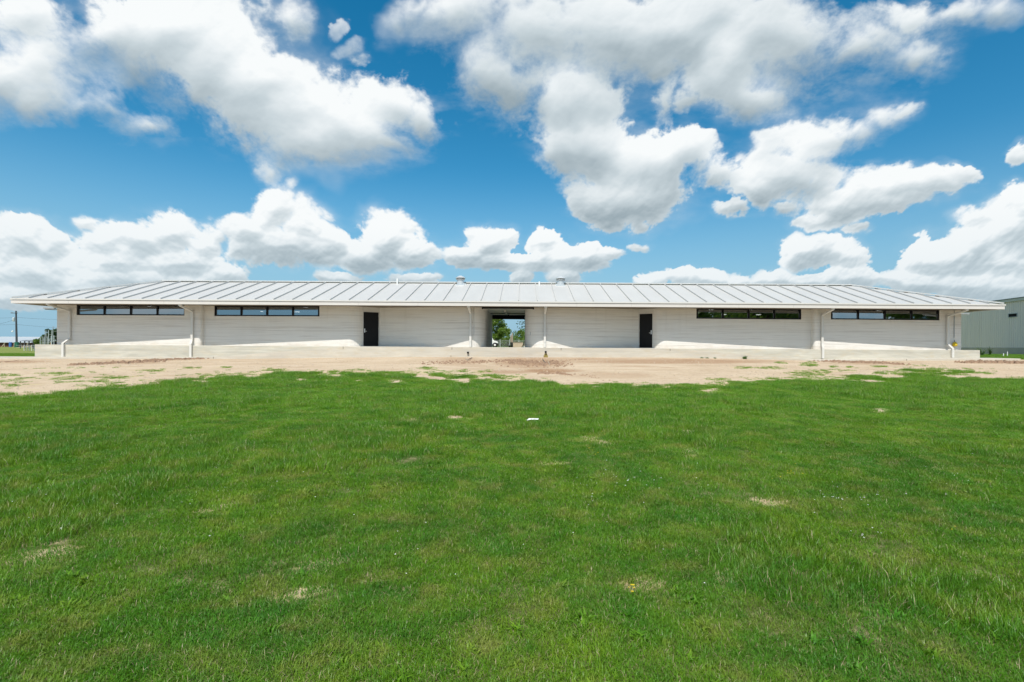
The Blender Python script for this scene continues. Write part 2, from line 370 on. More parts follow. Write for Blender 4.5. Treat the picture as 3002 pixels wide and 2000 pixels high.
M_room = plain('room interior', (0.03, 0.027, 0.025), 0.9, spec=.05)
M_black = plain('black frame', (0.009, 0.009, 0.011), 0.65, 0, 0.2, spec=0.1)
M_door = plain('charcoal door', (0.012, 0.0125, 0.014), 0.6, 0, 0.15, spec=.15)
M_galv = plain('galvanised steel', (0.66, 0.68, 0.69), 0.38, 0.45, 0.15, 6)
M_steel = plain('grey steel tube', (0.42, 0.43, 0.43), 0.5, 0.5, 0.2)
M_white = plain('white paint', (0.80, 0.80, 0.78), 0.5)
M_wood = plain('weathered timber', (0.42, 0.36, 0.27), 0.85, 0, 0.3, 5, bumpy=0.4)
M_plank = plain('pale boards', (0.55, 0.45, 0.34), 0.85, 0, 0.25, 3, bumpy=0.3)
M_dkwood = plain('dark pole timber', (0.060, 0.065, 0.075), 0.8, 0, 0.3)
M_brick = plain('dark red brick', (0.13, 0.055, 0.04), 0.9, 0, 0.4, 2)
M_bark = plain('bark', (0.10, 0.075, 0.05), 0.9, 0, 0.4, 8, bumpy=0.5)
M_blue = plain('blue plastic', (0.05, 0.15, 0.42), 0.5)
M_green = plain('dark green plastic', (0.02, 0.13, 0.08), 0.5)
M_yellow = plain('yellow plastic', (0.72, 0.50, 0.02), 0.45)
M_rust = plain('rust stain', (0.45, 0.27, 0.08), 0.9, 0, 0.3)
M_whiteroof = plain('white sheet roof', (0.44, 0.47, 0.49), 0.4, 0.1, 0.06)
M_orange = plain('orange cabinet', (0.50, 0.25, 0.07), 0.6)
def f_siding(t, p):
    P = pos(t); n = t.noise(t.scale(P, (2.2, 2.2, 0.18)), 1.0, 5, 0.6); n2 = t.noise(P, 9, 3, 0.6)
    c = t.mix(n, (0.64, 0.56, 0.52, 1), (0.82, 0.72, 0.67, 1)); c = t.mix(t.maprange(n2, .6, .8, 0, .2), c, (.2, .19, .16, 1))
    t.link(c, p.inputs['Base Color']); p.inputs['Roughness'].default_value = 0.55
M_siding = mat('weathered metal siding', f_siding)
def f_glass(t, p):
    t.n.remove(p)
    gl = t.new('ShaderNodeBsdfGlossy'); gl.inputs['Roughness'].default_value = 0.015; gl.inputs['Color'].default_value = (0.80, 0.88, 0.95, 1)
    tr = t.new('ShaderNodeBsdfTransparent'); tr.inputs['Color'].default_value = (0.40, 0.43, 0.43, 1)
    mx = t.new('ShaderNodeMixShader'); mx.inputs[0].default_value = 0.40
    t.link(tr.outputs[0], mx.inputs[1]); t.link(gl.outputs[0], mx.inputs[2]); t.link(mx.outputs[0], t.o.inputs[0])
M_glass = mat('tinted window glass', f_glass)
def f_lamp(t, p):
    p.inputs['Base Color'].default_value = (.9, .9, .9, 1); p.inputs['Emission Color'].default_value = (1, .98, .95, 1); p.inputs['Emission Strength'].default_value = 2.2
M_lamp = mat('lit tube lamp', f_lamp)
def leafmat(name, a, b, dry=(0.16, 0.15, 0.04), tr=0.35, sc=0.6):
    def fn(t, p):
        P = pos(t); oi = t.new('ShaderNodeObjectInfo').outputs['Random']
        n = t.noise(P, sc, 4, 0.6); n3 = t.noise(P, sc * 14, 2, 0.5)
        f = t.math('ADD', t.math('MULTIPLY', n, 0.7), t.math('MULTIPLY', n3, 0.5))
        c = t.mix(t.maprange(f, 0.35, 0.85), (*a, 1), (*b, 1))
        c = t.mix(t.maprange(n3, 0.62, 0.8, 0, 0.5), c, (*dry, 1))
        d = t.new('ShaderNodeBsdfDiffuse'); t.link(c, d.inputs[0])
        tl = t.new('ShaderNodeBsdfTranslucent'); t.link(t.mix(0.5, c, (0.14, 0.22, 0.03, 1)), tl.inputs[0])
        gl = t.new('ShaderNodeBsdfGlossy'); gl.inputs['Roughness'].default_value = 0.45; gl.inputs['Color'].default_value = (.6, .65, .6, 1)
        m1 = t.new('ShaderNodeMixShader'); m1.inputs[0].default_value = tr; t.link(d.outputs[0], m1.inputs[1]); t.link(tl.outputs[0], m1.inputs[2])
        m2 = t.new('ShaderNodeMixShader'); m2.inputs[0].default_value = 0.04; t.link(m1.outputs[0], m2.inputs[1]); t.link(gl.outputs[0], m2.inputs[2])
        t.link(m2.outputs[0], t.o.inputs[0]); t.n.remove(p)
    return mat(name, fn)
M_leaf = leafmat('tree leaves', (0.07, 0.14, 0.018), (0.19, 0.28, 0.035))
M_leafd = leafmat('dark leaves', (0.02, 0.05, 0.01), (0.045, 0.09, 0.02))
M_weed = leafmat('weed leaves', (0.05, 0.11, 0.03), (0.10, 0.18, 0.05))
# ------------------------------------------------------------------ ground
DE, DP, DW, DR = 29.80, 30.95, 28.95, 35.10      # distances: eave, plinth face, walkway face, ridge
def sm(a, b, x): t = np.clip((x - a) / (b - a), 0, 1); return t * t * (3 - 2 * t)
ZBX = [-60, -28, -22, -16, -10, -6, 0, 7.5, 13, 16.6, 21.5, 27, 60]
ZBZ = [-.84, -.82, -.78, -.75, -.64, -.58, -.565, -.52, -.58, -.66, -.62, -.57, -.5]
def vn(x, y, s, k=0): return vnoise(np.asarray(x, np.float64) * s + 100, np.asarray(y, np.float64) * s + 100, k)
def gz(X, Y, rough=True):
    X = np.asarray(X, float); Y = np.asarray(Y, float)
    zb = np.interp(X, ZBX, ZBZ)
    zf = zb + (-1.50 - zb) * np.clip((28.9 - Y) / 25.9, 0, 1)
    zk = np.interp(X, [-60, -31, -14, -5, 5, 14, 29, 60], [-.86, -.86, -.4, -.04, -.04, -.3, -.52, -.52]) + .06 * sm(41, 60, Y) * (1 - sm(5, 14, np.abs(X)))
    z = zf + (zk - zf) * sm(31, 40, Y)
    inb = sm(-29.6, -29.4, X) * (1 - sm(27.5, 27.7, X)) * sm(29.4, 30.4, Y) * (1 - sm(39.3, 40.2, Y))
    z = z * (1 - inb) + (-1.0) * inb
    if rough:
        z = z + (vn(X, Y, 0.35) - .5) * .07 * sm(1, 5, 29 - Y) + (vn(X, Y, 1.6, 1) - .5) * .035 * (1 - .6 * sm(17, 24, Y)) * (1 - sm(60, 120, np.abs(Y)))
    return z
def g1(X, Y): return float(gz(X, Y))
def proj(X, Y, Z):
    a = X / Y; b = (Z - CZ) / Y; u = a + ROLL * b; v = b - ROLL * a
    return PX + u * F, PY - v * F
def unproj(px, py):
    u, v = uv(px, py); Y = 3.0
    for _ in range(4000):
        if CZ + v * Y <= float(gz(u * Y, Y, False)): break
        Y += 0.01 + Y * 0.001
    return u * Y, Y
YB = [(-800, 1190), (-400, 1175), (0, 1156), (300, 1134), (450, 1116), (560, 1100), (700, 1092), (850, 1086), (1250, 1087), (1400, 1094), (1500, 1100),
      (1700, 1113), (1830, 1125), (1950, 1127), (2050, 1122), (2200, 1113), (2300, 1106), (2450, 1101), (2560, 1092), (2700, 1092), (2800, 1100), (2900, 1108), (3002, 1106), (3600, 1112)]
PATCH = [(2190, 1078, 38, 3), (2287, 1064, 20, 4), (2261, 1079, 46, 4), (2369, 1067, 24, 6), (2366, 1094, 55, 8), (2103, 1111, 40, 5), (2387, 1067, 14, 5), (2445, 1073, 12, 3),
         (2411, 1089, 24, 7), (2492, 1075, 10, 3), (2901, 1096, 12, 3), (660, 1078, 20, 3), (800, 1086, 40, 6), (1060, 1047, 16, 2.5), (1257, 1082, 30, 6), (1350, 1088, 22, 5), (1420, 1087, 24, 4),
         (170, 1095, 60, 3), (190, 1108, 40, 5), (80, 1108, 40, 3), (330, 1105, 50, 6), (230, 1102, 16, 4), (30, 1100, 30, 4), (30, 1130, 30, 7), (90, 1125, 30, 3), (440, 1085, 40, 3), (300, 1120, 30, 4), (560, 1078, 30, 2)]
BARE = [(180, 1503, 14, 5), (214, 1569, 34, 9), (175, 1610, 24, 11), (30, 1601, 34, 8), (12, 1616, 24, 7), (897, 1725, 40, 9), (850, 1712, 26, 5), (800, 1736, 40, 4), (60, 1640, 50, 8), (130, 1595, 40, 7), (250, 1500, 30, 5), (1090, 1690, 30, 5), (960, 1640, 40, 5), (1120, 1655, 30, 4), (230, 1640, 30, 5), (1020, 1632, 24, 7), (1060, 1697, 36, 8), (1013, 1735, 28, 9),
        (1726, 1281, 26, 6), (1781, 1298, 20, 6), (1620, 1360, 36, 5), (1367, 1424, 12, 5), (1205, 1238, 22, 3), (1330, 1225, 32, 4), (1577, 1212, 14, 3), (1867, 1687, 14, 5), (1901, 1704, 20, 6),
        (2017, 1266, 22, 5), (2017, 1322, 14, 10), (2088, 1150, 26, 6), (2295, 1207, 10, 3), (2250, 1467, 40, 9), (2133, 1673, 14, 6), (2577, 1204, 22, 4), (2755, 1375, 22, 5), (2850, 1738, 36, 9),
        (449, 1255, 20, 4), (650, 1486, 24, 5), (45, 1988, 30, 18), (1050, 1115, 8, 3), (1330, 1112, 22, 4), (1370, 1116, 24, 5), (1560, 1108, 30, 4), (1660, 1124, 26, 5), (1680, 1137, 22, 3), (1160, 1118, 22, 5),
        (2390, 1148, 14, 2), (2540, 1118, 60, 4), (880, 1114, 24, 4), (960, 1116, 16, 3), (1240, 1102, 30, 4), (2700, 1118, 24, 2), (2120, 1690, 10, 4), (780, 1260, 16, 4), (1400, 1500, 20, 4), (1290, 1108, 40, 4), (1480, 1116, 50, 3), (980, 1104, 30, 3), (730, 1104, 30, 3), (600, 1120, 40, 3), (1750, 1135, 30, 3), (2460, 1112, 50, 4), (2620, 1106, 40, 3), (1610, 1118, 40, 4), (1420, 1108, 26, 4)]
def coverage(X, Y):
    """how much turf grows at a spot: 1 lawn, 0 bare dirt"""
    X = np.asarray(X, float); Y = np.asarray(Y, float); Ys = np.maximum(Y, 1.2)
    px, py = proj(X, Ys, gz(X, Ys, False))
    yb = np.interp(px, [a for a, b in YB], [b for a, b in YB])
    nn = (vn(X, Y, 0.55, 1) - .5) * 8 + (vn(X, Y, 1.7, 2) - .5) * 11 + (vn(X, Y, 5, 3) - .5) * 8
    nn = nn + (vn(X, Y, 11, 0) - .5) * 8
    c = np.clip((py - yb + nn + 1) / 17, 0, 1)
    # thin regrowth at the left end
    n2 = vn(X * .6, Y, 1.1, 2) * .6 + vn(X * .7, Y, 3.4, 0) * .4
    thinz = np.clip((640 - px) / 240, 0, 1) * np.clip((py - 1070) / 40, 0, 1)
    c = np.maximum(c, thinz * np.clip((n2 + (vn(X, Y, 9, 1) - .5) * .4 - .57) / .2, 0, 1) * .7)
    thinr = np.clip((px - 2150) / 100, 0, 1) * np.clip((2950 - px) / 60, 0, 1) * np.clip((py - (yb - 26)) / 10, 0, 1)
    c = np.maximum(c, thinr * np.clip((n2 + (vn(X, Y, 9, 1) - .5) * .4 - .55) / .2, 0, 1) * .8)
    nj = (vn(X, Y, 3.2, 1) - .5) * 1.3 + (vn(X, Y, 9, 2) - .5) * 1.5 + (vn(X, Y, 21, 3) - .5) * 1.0
    for (x, y, rx, ry) in PATCH:
        e = ((px - x) / rx) ** 2 + ((py - y) / ry) ** 2; c = np.maximum(c, np.clip((1.0 - e + nj) * 1.1, 0, .72) * (Y > 2))
    for (x, y, rx, ry) in BARE:
        rx, ry = rx * .85 + 1, ry * .9 + 1
        e = ((px - x) / rx) ** 2 + ((py - y) / ry) ** 2; c = np.minimum(c, np.clip((e - .9 + nj * 1.5) * .9, 0.0, 1) + (Y < 1.5))
    front = (Y < 28.6)
    lf = np.clip((Y - 33.8 + (vn(X, Y, .8) - .5) * 2) / 1.5, 0, 1) * (X < -29.7)
    rt = np.clip((X - 28.2) / .5, 0, 1) * np.clip((Y - 31.2) / .5, 0, 1)
    bk = np.clip((Y - 42) / 1, 0, 1)
    return np.where(front, c * (Y < 28), np.maximum(np.maximum(lf, rt), bk))
def gridline(parts):
    out = []
    for a, b, st in parts:
        n = max(1, int(round((b - a) / st))); out += list(np.linspace(a, b, n, endpoint=False))
    return np.array(out + [parts[-1][1]])
gx_ = gridline([(-2200, -400, 300), (-400, -120, 40), (-120, -40, 8), (-40, -31, 1), (-31, -12, .26), (-12, 12, .2), (12, 31, .26), (31, 40, 1), (40, 120, 8), (120, 400, 40), (400, 2200, 300)])
gy_ = gridline([(-400, -40, 60), (-40, -2, 4), (-2, 1, .6), (1, 12, .13), (12, 29, .16), (29, 44, .5), (44, 80, 3), (80, 200, 15), (200, 1000, 100), (1000, 3600, 500)])
GX, GY = np.meshgrid(gx_, gy_); GZ = gz(GX, GY); nxg, nyg = len(gx_), len(gy_)
COV = coverage(GX, GY)
MUD = np.zeros_like(GX); _px, _py = proj(GX, np.maximum(GY, 1.2), gz(GX, np.maximum(GY, 1.2), False))
for (x, y, rx, ry, a) in [(1560, 1062, 120, 20, .75), (1610, 1086, 100, 7, 1.0), (1480, 1090, 90, 7, .7), (1980, 1060, 330, 8, .75), (1750, 1054, 130, 5, .5), (1350, 1060, 80, 14, .5),
                          (380, 1062, 110, 7, .45), (60, 1060, 90, 4, .6), (2540, 1064, 120, 6, .5), (2930, 1062, 110, 6, .6), (1780, 1100, 140, 9, .35), (1500, 1052, 60, 5, .4)]:
    e = ((_px - x) / rx) ** 2 + ((_py - y) / ry) ** 2; MUD = np.maximum(MUD, a * np.clip(1.25 - e, 0, 1) * (GY > 10) * (GY < 30))
gm = bpy.data.meshes.new('ground')
idx = np.arange(nxg * nyg).reshape(nyg, nxg)
fc = np.stack([idx[:-1, :-1], idx[:-1, 1:], idx[1:, 1:], idx[1:, :-1]], -1).reshape(-1, 4)
gm.from_pydata(np.stack([GX, GY, GZ], -1).reshape(-1, 3).tolist(), [], fc.tolist())
gm.polygons.foreach_set('use_smooth', [True] * len(gm.polygons))
for nm, arr in (('turf', COV), ('mud', MUD)):
    a = gm.attributes.new(nm, 'FLOAT', 'POINT'); a.data.foreach_set('value', arr.ravel().astype(np.float32))
def f_ground(t, p):
    P = pos(t); at1 = t.new('ShaderNodeAttribute', attribute_name='turf').outputs['Fac']; at2 = t.new('ShaderNodeAttribute', attribute_name='mud').outputs['Fac']
    n = t.noise(P, 0.5, 6, 0.6); n2 = t.noise(P, 6, 6, 0.65); n3 = t.noise(P, 60, 3, 0.6); n4 = t.noise(t.scale(P, (.25, 1.1, 1)), 1.2, 5, 0.6, 0.6)
    d = t.ramp(t.math('ADD', t.math('MULTIPLY', n, 0.5), t.math('MULTIPLY', n2, 0.5)), [(0.30, (0.37, 0.26, 0.165)), (0.5, (0.51, 0.395, 0.275)), (0.7, (0.60, 0.49, 0.36))])
    d = t.mix(t.maprange(n3, 0.35, 0.75, 0, 0.45), d, (0.70, 0.58, 0.43, 1))
    d = t.mix(t.maprange(n4, 0.55, 0.68, 0, 0.6), d, (0.36, 0.235, 0.145, 1))
    d = t.mix(t.math('MULTIPLY', t.math('MULTIPLY', at2, t.maprange(n2, 0.25, 0.6, 0.5, 1)), 0.95), d, (0.30, 0.165, 0.085, 1))
    sp = t.maprange(t.noise(P, 28, 2, 0.5), 0.68, 0.74); d = t.mix(t.math('MULTIPLY', sp, 0.6), d, (0.20, 0.13, 0.07, 1))
    gr = t.mix(n2, (0.060, 0.090, 0.022, 1), (0.10, 0.135, 0.035, 1)); gr = t.mix(t.maprange(n3, .5, .8, 0, .7), gr, (0.20, 0.165, 0.075, 1))
    s = t.new('ShaderNodeSeparateXYZ'); t.link(P, s.inputs[0]); far = t.maprange(s.outputs[1], 30, 34)
    gr = t.mix(t.math('MULTIPLY', far, 0.9), gr, t.mix(t.noise(P, .15, 5, .6), (0.12, 0.18, 0.03, 1), (0.20, 0.25, 0.05, 1)))
    m = t.maprange(t.math('ADD', at1, t.math('ADD', t.math('MULTIPLY_ADD', n3, 0.5, -0.25), t.math('MULTIPLY_ADD', n2, 0.9, -0.45))), 0.62, 1.02)
    d = t.mix(t.math('MULTIPLY', t.maprange(at1, .02, .5), t.maprange(n2, .35, .6, .1, .6)), d, (0.50, 0.44, 0.20, 1))
    t.link(t.mix(m, d, gr), p.inputs['Base Color']); p.inputs['Roughness'].default_value = 0.95; p.inputs['Specular IOR Level'].default_value = 0.1
    bump(t, p, t.math('ADD', n3, t.math('MULTIPLY', n2, 2.0)), 0.6, 0.03)
M_ground = mat('dirt and turf', f_ground); gm.materials.append(M_ground)
ground = structure(bpy.data.objects.new('ground', gm)); COL.objects.link(ground)
# ------------------------------------------------------------------ walkway with its two ramps
wt = [(-31.5, -.735), (-25, -.725), (-19.4, -.69), (-17.2, -.625), (-10.2, -.022), (8.4, -.022), (8.8, -.03), (16.2, -.60), (17, -.62), (21, -.54), (25.7, -.47), (28.1, -.46)]
def walk_z(x): return float(np.interp(x, [a for a, b in wt], [b for a, b in wt]))
b = MB(); xs = sorted(set([a for a, _ in wt] + list(np.linspace(-30, 28, 40))))
xs = [-75] + xs
def wz_(x): return -.735 if x < -31.5 else walk_z(x)
top = [(x, wz_(x)) for x in xs]
for (xa, za), (xb, zb_) in zip(top[:-1], top[1:]):
    b.quad((xa, DW, za), (xb, DW, zb_), (xb, DP - .004, zb_), (xa, DP - .004, za))
    b.quad((xa, DW, -1.5), (xb, DW, -1.5), (xb, DW, zb_), (xa, DW, za))
b.quad((28.1, DW, -1.5), (28.1, DP, -1.5), (28.1, DP, -.46), (28.1, DW, -.46))
b.quad((-75, DP - .004, -1.5), (28.1, DP - .004, -1.5), (28.1, DP - .004, -1.2), (-75, DP - .004, -1.2))
structure(b.build('walkway', M_walk))
M_joint = plain('joint filler', (.06, .05, .04), .9)
for px_j in (625.5, 1006, 1325, 1645, 1964.5, 2658):
    x = wx(px_j, DW); z = walk_z(x); structure(MB().box(x - .012, x + .012, DW - .004, DW + .01, z - .13, z - .004).build('pavement_joint', M_joint))
# ------------------------------------------------------------------ the long white building
H = thing('concrete_building', (-1.0, 31.0, 0), 'long low off-white building of layered printed concrete under a pale standing-seam hip roof', 'building')
def part(b, name, m, parent=None, label=None, **k):
    o = b.build(name, m, parent or H, **k)
    if parent is not None and parent is not H:
        o.matrix_parent_inverse = Matrix.Identity(4)
    if label: o['label'] = label
    return o
X0, X1, Y1 = -28.72, 26.88, 39.15
def arc(cx, cy, a, b_, t0, t1, n=8): return [(cx + a * math.cos(R(t0 + (t1 - t0) * i / n)), cy + b_ * math.sin(R(t0 + (t1 - t0) * i / n))) for i in range(n + 1)]
L1 = arc(X0 + .12, 31.55, .12, .12, 180, 270, 4)
S1a = (X0 + .12, 31.43); S1b = (-19.78, 31.072); S2a = (-19.60, 31.40); S2b = (-10.67, 31.09)
wing_l = L1 + [S1a, S1b] + arc(-19.78, 31.23, .17, .158, 270, 360, 6)[1:] + [(-19.61, 31.40), S2a, S2b] + \
    [(-10.50, 31.10), (-10.33, 31.145), (-10.18, 31.22), (-10.06, 31.32), (-9.96, 31.44), (-9.92, 31.51)]
mid_l = [(-9.04, 32.13), (-3.21, 31.08)] + arc(-3.21, 32.2, .81, 1.12, 270, 360, 12)[1:] + [(-2.40, Y1)]
mid_r = [(0.09, Y1), (0.09, 32.2)] + arc(1.28, 32.2, 1.19, 1.12, 180, 270, 12)[1:] + [(7.19, 32.08)]
S5a = (8.62, 31.07); S5b = (17.60, 31.38); S6a = (17.80, 31.03); S6b = (26.0, 31.34)
wing_r = [(7.96, 31.46), (8.04, 31.35), (8.15, 31.24), (8.29, 31.15), (8.45, 31.09), S5a, S5b, (17.61, 31.38)] + arc(17.80, 31.20, .18, .17, 180, 270, 6) + [S6b, (X1 - .12, 31.375)] + arc(X1 - .12, 31.5, .12, .12, 270, 360, 4)[1:]
def yat(p, q, x): return p[1] + (q[1] - p[1]) * (x - p[0]) / (q[0] - p[0])
WIN = [(S1a, S1b, 223.3, 539.9), (S2a, S2b, 627.5, 935.8), (S5a, S5b, 2041, 2349), (S6a, S6b, 2435.5, 2754)]
def xon(p, q, px):
    u = (px - PX) / F; m = (q[1] - p[1]) / (q[0] - p[0]); return u * (p[1] - m * p[0]) / (1 - u * m)
WX = [(xon(p, q, a), xon(p, q, c)) for p, q, a, c in WIN]
ZS, ZT, TH, WT = 1.81, 2.43, 0.30, 2.70
def normals(pts):
    ns = []
    for i in range(len(pts)):
        a = Vector(pts[max(i - 1, 0)]); c = Vector(pts[min(i + 1, len(pts) - 1)]); d = (c - a).normalized(); ns.append(Vector((-d.y, d.x)))
    return ns
def wallrun(b, pts, holes=()):
    """outer face along pts (seen from the camera), inner face offset by the wall thickness, openings left out"""
    pp = []
    for i in range(len(pts) - 1):
        pp.append(pts[i])
        for h in holes:
            for xh in h:
                if pts[i][0] < xh < pts[i + 1][0]: pp.append((xh, yat(pts[i], pts[i + 1], xh)))
    pp.append(pts[-1])
    clean = [pp[0]]
    for p in pp[1:]:
        if abs(p[0] - clean[-1][0]) + abs(p[1] - clean[-1][1]) > 1e-3: clean.append(p)
    pp = clean; nn = normals(pp); inn = [(p[0] + n.x * TH, p[1] + n.y * TH) for p, n in zip(pp, nn)]
    for i in range(len(pp) - 1):
        mx_ = (pp[i][0] + pp[i + 1][0]) / 2; hole = any(h[0] - 1e-4 < mx_ < h[1] + 1e-4 for h in holes)
        bands = [(-.02, ZS), (ZT + .004, WT)] if hole else [(-.02, WT)]
        for za, zb_ in bands:
            a, c, d, e = pp[i], pp[i + 1], inn[i + 1], inn[i]
            b.quad((*a, za), (*c, za), (*c, zb_), (*a, zb_)); b.quad((*e, za), (*e, zb_), (*d, zb_), (*d, za))
            b.quad((*a, zb_), (*c, zb_), (*d, zb_), (*e, zb_)); b.quad((*a, za), (*e, za), (*d, za), (*c, za))
        if hole:
            for j in (i, i + 1):
                if any(abs(pp[j][0] - xh) < 1e-4 for h in holes for xh in h):
                    b.quad((*pp[j], ZS), (*inn[j], ZS), (*inn[j], ZT + .004), (*pp[j], ZT + .004))
    for j in (0, -1): b.quad((*pp[j], -.02), (*inn[j], -.02), (*inn[j], WT), (*pp[j], WT))
b = MB()
wallrun(b, wing_l, WX[:2]); wallrun(b, mid_l); wallrun(b, mid_r); wallrun(b, wing_r, WX[2:])
# side walls, rear walls, inner partitions
b.box(X0, X0 + TH, 31.55, Y1, -.02, WT); b.box(X1 - TH, X1, 31.50, Y1, -.02, WT)
b.box(X0 + TH + .002, -2.40 - TH, Y1 - TH, Y1, -.02, WT); b.box(.09 + TH, X1 - TH - .002, Y1 - TH, Y1, -.02, WT)
part(b, 'wall', M_wall)
# rooms behind the windows: dark ceilings, partitions, lamps
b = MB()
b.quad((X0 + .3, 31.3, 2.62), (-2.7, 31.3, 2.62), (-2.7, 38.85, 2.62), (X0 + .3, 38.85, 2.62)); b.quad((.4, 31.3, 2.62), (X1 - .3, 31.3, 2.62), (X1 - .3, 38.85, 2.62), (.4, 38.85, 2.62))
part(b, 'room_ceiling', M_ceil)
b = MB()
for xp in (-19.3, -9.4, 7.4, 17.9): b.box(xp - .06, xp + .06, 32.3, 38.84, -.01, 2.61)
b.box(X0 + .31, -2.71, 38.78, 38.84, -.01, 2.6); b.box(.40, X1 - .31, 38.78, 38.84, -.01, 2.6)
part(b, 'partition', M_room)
for px_l, py_l, Dl in [(355, 894.9, 33.8), (434, 895.4, 33.8), (895, 898, 33.8), (662, 913, 37.5), (764, 914, 37.5), (871, 915.3, 37.5), (2086, 905.5, 33.8), (2204, 906.2, 33.8), (2322, 906.8, 33.8),
                     (2122, 923, 37.5), (2224, 923.5, 37.5), (2325, 924, 37.5), (2579, 908.5, 33.8)]:
    c = at(px_l, py_l, Dl); z = min(2.56, c.z); part(MB().box(c.x - .14, c.x + .14, Dl - .12, Dl + .12, z, z + .03), 'ceiling_lamp', M_lamp)
# plinth
b = MB(); xl, xr = wx(102, DP), wx(2873, DP)
b.box(xl, xr, DP, Y1 + .3, -1.4, 0.0)
part(b, 'plinth', M_plinth, bevel=.008)
# windows
def local_window(k):
    p, q, _, _ = WIN[k]; xa, xb = WX[k]; a = Vector((xa, yat(p, q, xa), 0)); c = Vector((xb, yat(p, q, xb), 0))
    d = (c - a).normalized(); n = Vector((-d.y, d.x, 0)); Lw = (c - a).length
    def T(s, y, z): return a + d * s + n * y + Vector((0, 0, z))
    def lbox(b, s0, s1, y0, y1, z0, z1):
        vs = [T(s0, y0, z0), T(s1, y0, z0), T(s1, y1, z0), T(s0, y1, z0), T(s0, y0, z1), T(s1, y0, z1), T(s1, y1, z1), T(s0, y1, z1)]
        b.add(vs, [(0, 3, 2, 1), (4, 5, 6, 7), (0, 1, 5, 4), (1, 2, 6, 5), (2, 3, 7, 6), (3, 0, 4, 7)])
    b = MB(); g_ = .004
    lbox(b, g_, Lw - g_, .03, .15, ZS + g_, ZS + .065); lbox(b, g_, Lw - g_, .03, .15, ZT - .055, ZT)
    edges = [0.12 if k in (0, 3) else .10] + [Lw * j / 4 + (0.03 * (2 - j)) for j in (1, 2, 3)] + [Lw - (0.05 if k in (0,) else .10)]
    lbox(b, g_, edges[0], .032, .148, ZS + .066, ZT - .056); lbox(b, edges[4], Lw - g_, .032, .148, ZS + .066, ZT - .056)
    for e in edges[1:4]: lbox(b, e - .05, e + .05, .032, .148, ZS + .066, ZT - .056)
    fr = part(b, 'window', M_black)
    fr['label'] = ['leftmost ribbon window reflecting blue sky', 'second ribbon window from the left, blue panes', 'third ribbon window, panes darkened by reflected trees', 'rightmost ribbon window, half blue and half dark'][k]
    for j in range(4):
        s0 = edges[j] + (.05 if j else 0) - .004; s1 = edges[j + 1] - (.05 if j < 3 else 0) + .004; z0, z1 = ZS + .06, ZT - .05
        pb = MB(); pb.quad(T(s0, .075, z0), T(s1, .075, z0), T(s1, .075 + .012, z1), T(s0, .075 + .012, z1)); part(pb, 'pane', M_glass, fr)
        gb = MB(); w_ = .022
        lbox(gb, s0 + .004, s0 + w_, .055, .07, z0, z1 - .18); lbox(gb, s1 - w_, s1 - .004, .055, .07, z0, z1 - .18); lbox(gb, s0 + w_, s1 - w_, .055, .07, z0 + .002, z0 + .016)
        part(gb, 'glazing_bead', plain('glazing bead', (.16, .19, .22), .4) if 'M_bead' not in globals() else M_bead, fr)
M_bead = plain('glazing bead', (.16, .19, .22), .4)
for k in range(4): local_window(k)
# doors set at an angle between the wings
def door(ax, ay, cx, cy, handle_left, label):
    a = Vector((ax, ay, 0)); c = Vector((cx, cy, 0)); d = (c - a).normalized(); n = Vector((-d.y, d.x, 0)); L = (c - a).length
    def T(s, y, z): return a + d * s + n * y + Vector((0, 0, z))
    def lb(b, s0, s1, y0, y1, z0, z1):
        vs = [T(s0, y0, z0), T(s1, y0, z0), T(s1, y1, z0), T(s0, y1, z0), T(s0, y0, z1), T(s1, y0, z1), T(s1, y1, z1), T(s0, y1, z1)]
        b.add(vs, [(0, 3, 2, 1), (4, 5, 6, 7), (0, 1, 5, 4), (1, 2, 6, 5), (2, 3, 7, 6), (3, 0, 4, 7)])
    b = MB(); lb(b, .05, L - .05, .03, .075, .02, 2.13); dr = part(b, 'door', M_door, label=label, bevel=.003)
    b = MB(); lb(b, -.01, .046, -.01, .14, 0.0, 2.18); lb(b, L - .046, L + .01, -.01, .14, 0.0, 2.18); lb(b, .047, L - .047, -.01, .14, 2.135, 2.18); lb(b, .047, L - .047, 0, .12, 0.0, .017)
    part(b, 'door_frame', M_trim)
    b = MB(); lb(b, -.02, L + .02, .0, .16, 2.184, 2.69); part(b, 'door_panel', M_trim, label='plain cream panel above the %s' % label)
    s = .13 if handle_left else L - .13
    b = MB(); lb(b, s - .032, s + .032, .010, .032, .86, 1.10); h = (1 if handle_left else -1)
    q = T(s, -.035, .94); r_ = T(s + .12 * h, -.035, .94); b.tube([T(s, .012, .94), q, r_], .013, 8); part(b, 'door_handle', M_galv, dr)
    b = MB()
    for z in (.25, 1.1, 1.9): 
        sx = L - .05 if handle_left else .05; part(MB().tube([T(sx, .022, z - .05), T(sx, .022, z + .05)], .010, 6), 'hinge', M_galv, dr)
    
door(-9.92, 31.53, -9.05, 32.12, True, 'left charcoal door')
door(7.20, 32.09, 7.955, 31.475, False, 'right charcoal door')
